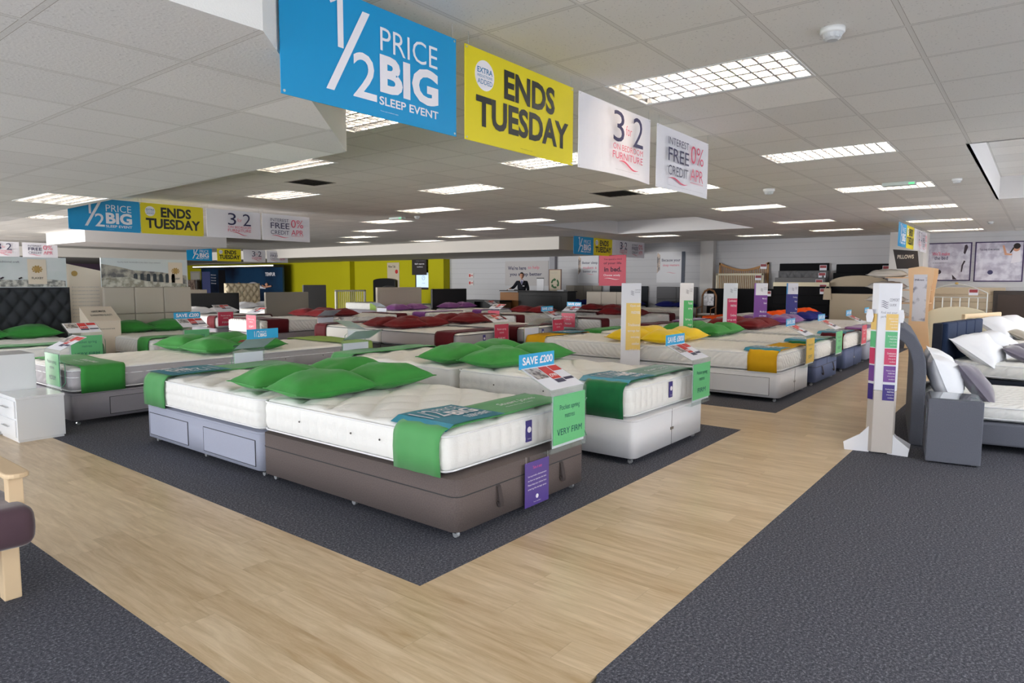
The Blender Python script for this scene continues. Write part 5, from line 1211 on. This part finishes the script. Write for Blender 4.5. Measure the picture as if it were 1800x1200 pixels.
# ------------------------------------------------------------------ white bedside cabinet and panel at left
gloss = M('gloss_white', (230, 231, 233), .18, spec=.6)
t = thing('bedside_cabinet', 'glossy white two-drawer bedside cabinet at the left edge', 'bedside cabinet', (1.93, 7.22, 0))
G().box(0, .38, 0, .5, .02, .39).build('body', gloss, t, bevel=.002); G().box(-.008, .385, -.006, .505, .39, .415).build('top', gloss, t, bevel=.003)
G().box(.01, .37, .01, .49, 0, .02).build('plinth', gloss, t)
for z in (.045, .22):
    d = G().box(-.012, 0, .03, .49, z, z+.16).build('drawer', gloss, t, bevel=.002)
    G().tube([(-.028, .17, z+.09), (-.028, .35, z+.09)], .005, 8).build('handle', M('chrome'), d); G().tube([(-.012, .18, z+.09), (-.03, .18, z+.09)], .004, 6).build('handle_post', M('chrome'), d); G().tube([(-.012, .34, z+.09), (-.03, .34, z+.09)], .004, 6).build('handle_post', M('chrome'), d)
t = thing('white_cabinet', 'taller glossy white cabinet standing behind the small bedside cabinet', 'cabinet', (1.7, 7.75, 0))
G().box(0, .55, 0, .45, .02, .76).build('body', gloss, t, bevel=.003); G().box(.01, .54, .01, .44, 0, .02).build('plinth', gloss, t)
for z in (.05, .4): G().box(-.012, 0, .02, .43, z, z+.32).build('drawer', gloss, t, bevel=.002)

# ------------------------------------------------------------------ pine chair at the left edge
pine = M('natural_pine', (224, 196, 158), .5, vary=.12, bscale=7)
t = thing('armchair', 'natural pine armchair cut off by the left edge', 'chair', (.18, 3.64, 0))
for x in (.0, .71):
    for y in (0.03, .75): G().box(x, x+.07, y, y+.07, 0, .55 if y > .5 else .36).build('leg', pine, t, bevel=.006)
G().box(.07, .71, .05, .08, .22, .3).build('front_rail', pine, t, bevel=.004); G().box(.72, .76, .1, .75, .24, .31).build('side_rail', pine, t, bevel=.004); G().box(.01, .05, .1, .75, .24, .31).build('side_rail', pine, t, bevel=.004)
G().box(.07, .71, .78, .81, .24, .8).build('back_rest', pine, t, bevel=.004)
for x in (-.01, .73):
    pts = [(x, .82), (x, .02)]+[(x+.05-.05*math.cos(k*PI/8), .02-.05*math.sin(k*PI/8)) for k in range(1, 8)]+[(x+.1, .02), (x+.1, .82)]
    G().prismz(list(reversed(pts)), .575, .6).build('arm', pine, t, bevel=.008); G().box(x+.02, x+.08, .03, .09, .36, .585).build('arm_post', pine, t, bevel=.004)
g = rbox(.84, .76, .27, .46, .045, 10, 10, 3, None, lambda s, z: .012*math.sin(PI*z)+.004*math.sin(s*25))
o = g.build('seat_cushion', M('aubergine_suede', (82, 62, 70), .75, sheen=.5, bump=.2, bscale=9, vary=.12, spec=.2), None, True)
tag(o, 'dark aubergine suede seat cushion on the pine armchair', 'cushion'); o.location = (.15, 3.55, 0)

# ------------------------------------------------------------------ small far furniture
t = thing('desk', 'low black desk with a brown end before the grey wall', 'desk', (18.2, 16.6, 0), -PI/2)
G().box(0, 1.7, 0, .7, .74, .8).build('desk_top', blk, t, bevel=.01); G().box(0, .5, .03, .67, .04, .74).build('pedestal', blk, t); G().box(1.55, 1.68, .03, .67, 0, .74).build('end_panel', M('desk_walnut', (92, 66, 46), .5), t); G().box(0, 1.6, .3, .34, .2, .74).build('modesty_panel', blk, t)
for x in (.05, .4): G().box(x, x+.05, .05, .6, 0, .04).build('foot', blk, t)
headboard('black rounded headboard against the lime wall left of the screen', (21.8, 25.9, 0), -PI/2, 1.6, 1.6, 'arch', blk, extra=.12)
for k, z in enumerate((1.62, 1.3)):
    t = thing('fire_notice', 'small red fire notice on the grey wall, %s of the two' % ('upper', 'lower')[k], 'notice', (21.975, 19.75, z), -PI/2)
    G().box(0, .28, 0, .02, 0, .2).build('plate', M('notice_white', (216, 208, 206), .5), t); G().box(.03, .12, -.004, 0, .04, .16).build('red_symbol', M('seal_red'), t); G().box(.15, .25, -.004, 0, .08, .12).build('red_caption', M('seal_red'), t)

# ------------------------------------------------------------------ counter, chair, person
t = thing('service_counter', 'black-fronted service counter with brown wooden end before the salesperson', 'counter', (19.0, 15.55, 0), -PI/2)
G().box(.85, 2.95, 0, .55, 0, 1.12).build('black_front', M('counter_black', (20, 20, 23), .5), t, bevel=.02); G().box(1.0, 2.7, -.012, 0, .3, .98).build('front_panel', M('counter_black'), t, bevel=.01)
G().box(0, .85, .02, .55, 0, 1.08).build('wooden_end', M('counter_wood', (146, 98, 52), .5, vary=.1, bscale=6), t, bevel=.005); G().box(-.01, 2.96, -.01, .6, 1.12, 1.15).build('worktop', M('counter_black'), t)
for k, (x, lab) in enumerate(((2.45, 'stack of white papers on the right of the black counter'), (.3, 'small white paper stack on the wooden end of the counter'))):
    g = G(); 
    for j in range(5): g.box(x, x+.28, .1, .35, 1.151+j*.008, 1.157+j*.008)
    o = g.build('paper_stack', M('paper_white')); tag(o, lab, 'papers'); o.location = (19.0, 15.55, 0); o.rotation_euler = (0, 0, -PI/2)
t = thing('flip_board', 'white clip board standing on the counter beside the salesperson', 'board', (19.3, 14.1, 1.152), -PI/2)
G().box(0, .3, 0, .02, 0, .42).build('board', M('paper_white'), t); G().box(0, .3, -.01, .02, .42, .45).build('clip_bar', ink_k, t)
t = thing('wooden_chair', 'bentwood chair with striped back by the far wall', 'chair', (19.6, 8.3, 0), -PI/2)
ch = M('chair_beech', (120, 82, 50), .5)
for x in (0, .44):
    G().box(x, x+.04, 0, .04, 0, .45).build('leg', ch, t)
    G().box(x, x+.04, .42, .46, 0, 1.05).build('leg', ch, t)
    G().tube([(x+.02, .02, .45), (x+.02, .03, .68), (x+.02, .42, .72)], .018, 8).build('arm', ch, t)
G().box(0, .48, 0, .46, .43, .47).build('seat', ch, t, bevel=.01)
G().tube([(.02, .44, 1.05), (.1, .44, 1.2), (.24, .44, 1.26), (.38, .44, 1.2), (.46, .44, 1.05)], .03, 8).build('top_rail', ch, t)
G().box(.08, .4, .41, .44, .75, 1.12).build('back_pad', photo_mat('stripe_pad', (150, 152, 160), (206, 206, 212), 14), t, bevel=.01)
G().box(.04, .44, .03, .42, .47, .52).build('seat_pad', M('paper_white'), t, bevel=.02)

def skin_chain(pts, name, mat, parent, sub=2, root=0):
    """pts: list of (co, radius, parent index)"""
    me = bpy.data.meshes.new(name); me.from_pydata([p[0] for p in pts], [(p[2], i) for i, p in enumerate(pts) if p[2] is not None], [])
    me.materials.append(mat); o = bpy.data.objects.new(name, me); COL.objects.link(o); o.parent = parent
    md = o.modifiers.new('skin', 'SKIN'); md.use_smooth_shade = True
    for i, p in enumerate(pts):
        sv = me.skin_vertices[0].data[i]; rr = p[1]; sv.radius = rr if isinstance(rr, tuple) else (rr, rr); sv.use_root = (i == root)
    s = o.modifiers.new('sub', 'SUBSURF'); s.levels = sub; s.render_levels = sub
    return o
# local frame: person faces -y, x to picture right; stands at z=0
per = thing('person', 'dark-haired salesperson in navy jumper and tie leaning a hand on the counter', 'person', (20.02, 15.32, 0), -.93)
body = [((0, 0, .95), (.15, .10), None), ((0, 0, 1.1), (.15, .10), 0), ((0, 0, 1.28), (.17, .11), 1), ((0, 0, 1.42), (.15, .10), 2), ((0, .0, 1.51), .06, 3), ((0, -.01, 1.57), .055, 4),
        ((-.17, 0, 1.44), .062, 3), ((-.3, -.05, 1.25), .048, 6), ((-.44, -.22, 1.19), .036, 7), ((-.47, -.28, 1.18), .026, 8),
        ((.17, 0, 1.44), .062, 3), ((.23, .02, 1.2), .048, 10), ((.22, -.06, .98), .036, 11), ((.22, -.08, .93), .028, 12),
        ((-.1, 0, .86), .09, 0), ((-.11, 0, .5), .065, 14), ((-.11, .02, .1), .045, 15), ((-.11, -.1, .04), .04, 16),
        ((.1, 0, .86), .09, 0), ((.11, 0, .5), .065, 18), ((.11, .02, .1), .045, 19), ((.11, -.1, .04), .04, 20)]
skin_chain(body, 'body', M('skin'), per)
# clothing shells
jb = [(co, tuple(c+.012 for c in (rr if isinstance(rr, tuple) else (rr, rr))), p) for co, rr, p in body[:4]]
jump = jb+[((0, 0, 1.46), (.085, .08), 3), ((-.17, 0, 1.44), .075, 3), ((-.3, -.05, 1.25), .062, 5), ((-.43, -.2, 1.19), .046, 6), ((.17, 0, 1.44), .075, 3), ((.235, .02, 1.2), .062, 8), ((.22, -.06, 1.0), .046, 9)]
skin_chain(jump, 'jumper', M('jumper_navy', (26, 28, 38), .9, bump=.1, bscale=120), per)
tr = [((0, 0, .98), (.155, .11), None), ((-.1, 0, .86), .105, 0), ((-.11, 0, .5), .08, 1), ((-.11, .02, .08), .065, 2), ((.1, 0, .86), .105, 0), ((.11, 0, .5), .08, 4), ((.11, .02, .08), .065, 5)]
skin_chain(tr, 'trousers', M('trouser_black', (24, 24, 28), .9), per)
g = G(); g.prism([(-.065, 1.5), (0, 1.34), (.065, 1.5), (.04, 1.54), (-.04, 1.54)], -.128, -.09); g.build('shirt_collar', M('shirt_pale', (206, 206, 224), .7), per)
g = G(); g.prism([(-.014, 1.5), (.014, 1.5), (.02, 1.42), (0, 1.36), (-.02, 1.42)], -.134, -.126); g.build('tie', M('tie_blue', (60, 56, 110), .5), per)
G().box(.03, .1, -.138, -.13, 1.29, 1.32).build('name_badge', M('paper_white'), per)
# head
def ell(n, m, fn):
    V = []; F = []
    for i in range(n+1):
        th = PI*i/n
        for j in range(m):
            ph = 2*PI*j/m; V.append(fn(math.sin(th)*math.cos(ph), math.sin(th)*math.sin(ph), math.cos(th)))
    for i in range(n):
        for j in range(m): F.append((i*m+j, (i+1)*m+j, (i+1)*m+(j+1) % m, i*m+(j+1) % m))
    g = G(); return g.add(V, F)
HC = Vector((0, -.02, 1.685))
def headf(x, y, z):
    p = Vector((x*.076, y*.095, z*.118))
    if z < 0: p.x *= 1-.28*(-z)**1.5; 
    if y < -.5 and -.35 < z < .12 and abs(x) < .22: p.y -= .022*(1-abs(x)/.22)*(1 if z < 0 else .5)
    if y < -.4 and z < -.55: p.y -= .006
    return HC+p
ell(24, 28, headf).build('head', M('skin'), per, True)
def hairf(x, y, z):
    p = Vector((x*.083, y*.1+.008, z*.126)); 
    if (y < -.25 and z < .5) or z < -.25: p = Vector((x*.06, y*.075+.012, z*.09))
    return HC+p+Vector((0, 0, .006))
ell(22, 26, hairf).build('hair', hair, per, True)
for s in (-1, 1):
    ell(8, 10, lambda x, y, z: (s*.028+x*.011, HC.y-.086+y*.007, HC.z+.004+z*.006)).build('eye', ink_w, per, True); ell(6, 8, lambda x, y, z: (s*.028+x*.005, HC.y-.0925+y*.003, HC.z+.004+z*.005)).build('iris', hair, per, True)
    G().box(s*.028-.016, s*.028+.016, HC.y-.096, HC.y-.088, HC.z+.02, HC.z+.026).build('eyebrow', hair, per)
    ell(8, 10, lambda x, y, z: (s*.077+x*.01, HC.y+.005+y*.018, HC.z-.005+z*.03)).build('ear', M('skin'), per, True)
G().box(-.022, .022, HC.y-.094, HC.y-.084, HC.z-.064, HC.z-.056).build('mouth', M('lip', (170, 96, 90)), per, bevel=.003)
# hands: palm and five fingers
def hand(cx, cy, cz, s, dirv, name='hand'):
    D = Vector(dirv).normalized(); Sd = D.cross(Vector((0, 0, 1))).normalized()*s
    base_ = Vector((cx, cy, cz)); pts = [(tuple(base_), .024, None), (tuple(base_+D*.045), (.036, .014), 0), (tuple(base_+D*.075), (.034, .013), 1)]
    for k, L_ in enumerate((.07, .08, .075, .058)):
        b0 = base_+D*.08+Sd*(-.027+.018*k); i0 = len(pts)
        pts += [(tuple(b0), .009, 2), (tuple(b0+D*L_*.5+Vector((0, 0, -.006))), .0085, i0), (tuple(b0+D*L_+Vector((0, 0, -.022))), .007, i0+1)]
    i0 = len(pts); b0 = base_+D*.03-Sd*.03; pts += [(tuple(b0), .011, 1), (tuple(b0+D*.03-Sd*.02), .009, i0), (tuple(b0+D*.055-Sd*.022+Vector((0, 0, -.01))), .008, i0+1)]
    return skin_chain(pts, name, M('skin'), per, 1)
hand(-.47, -.29, 1.175, 1, (-.4, -.85, -.02)); hand(.22, -.085, .93, -1, (0, -.2, -1))
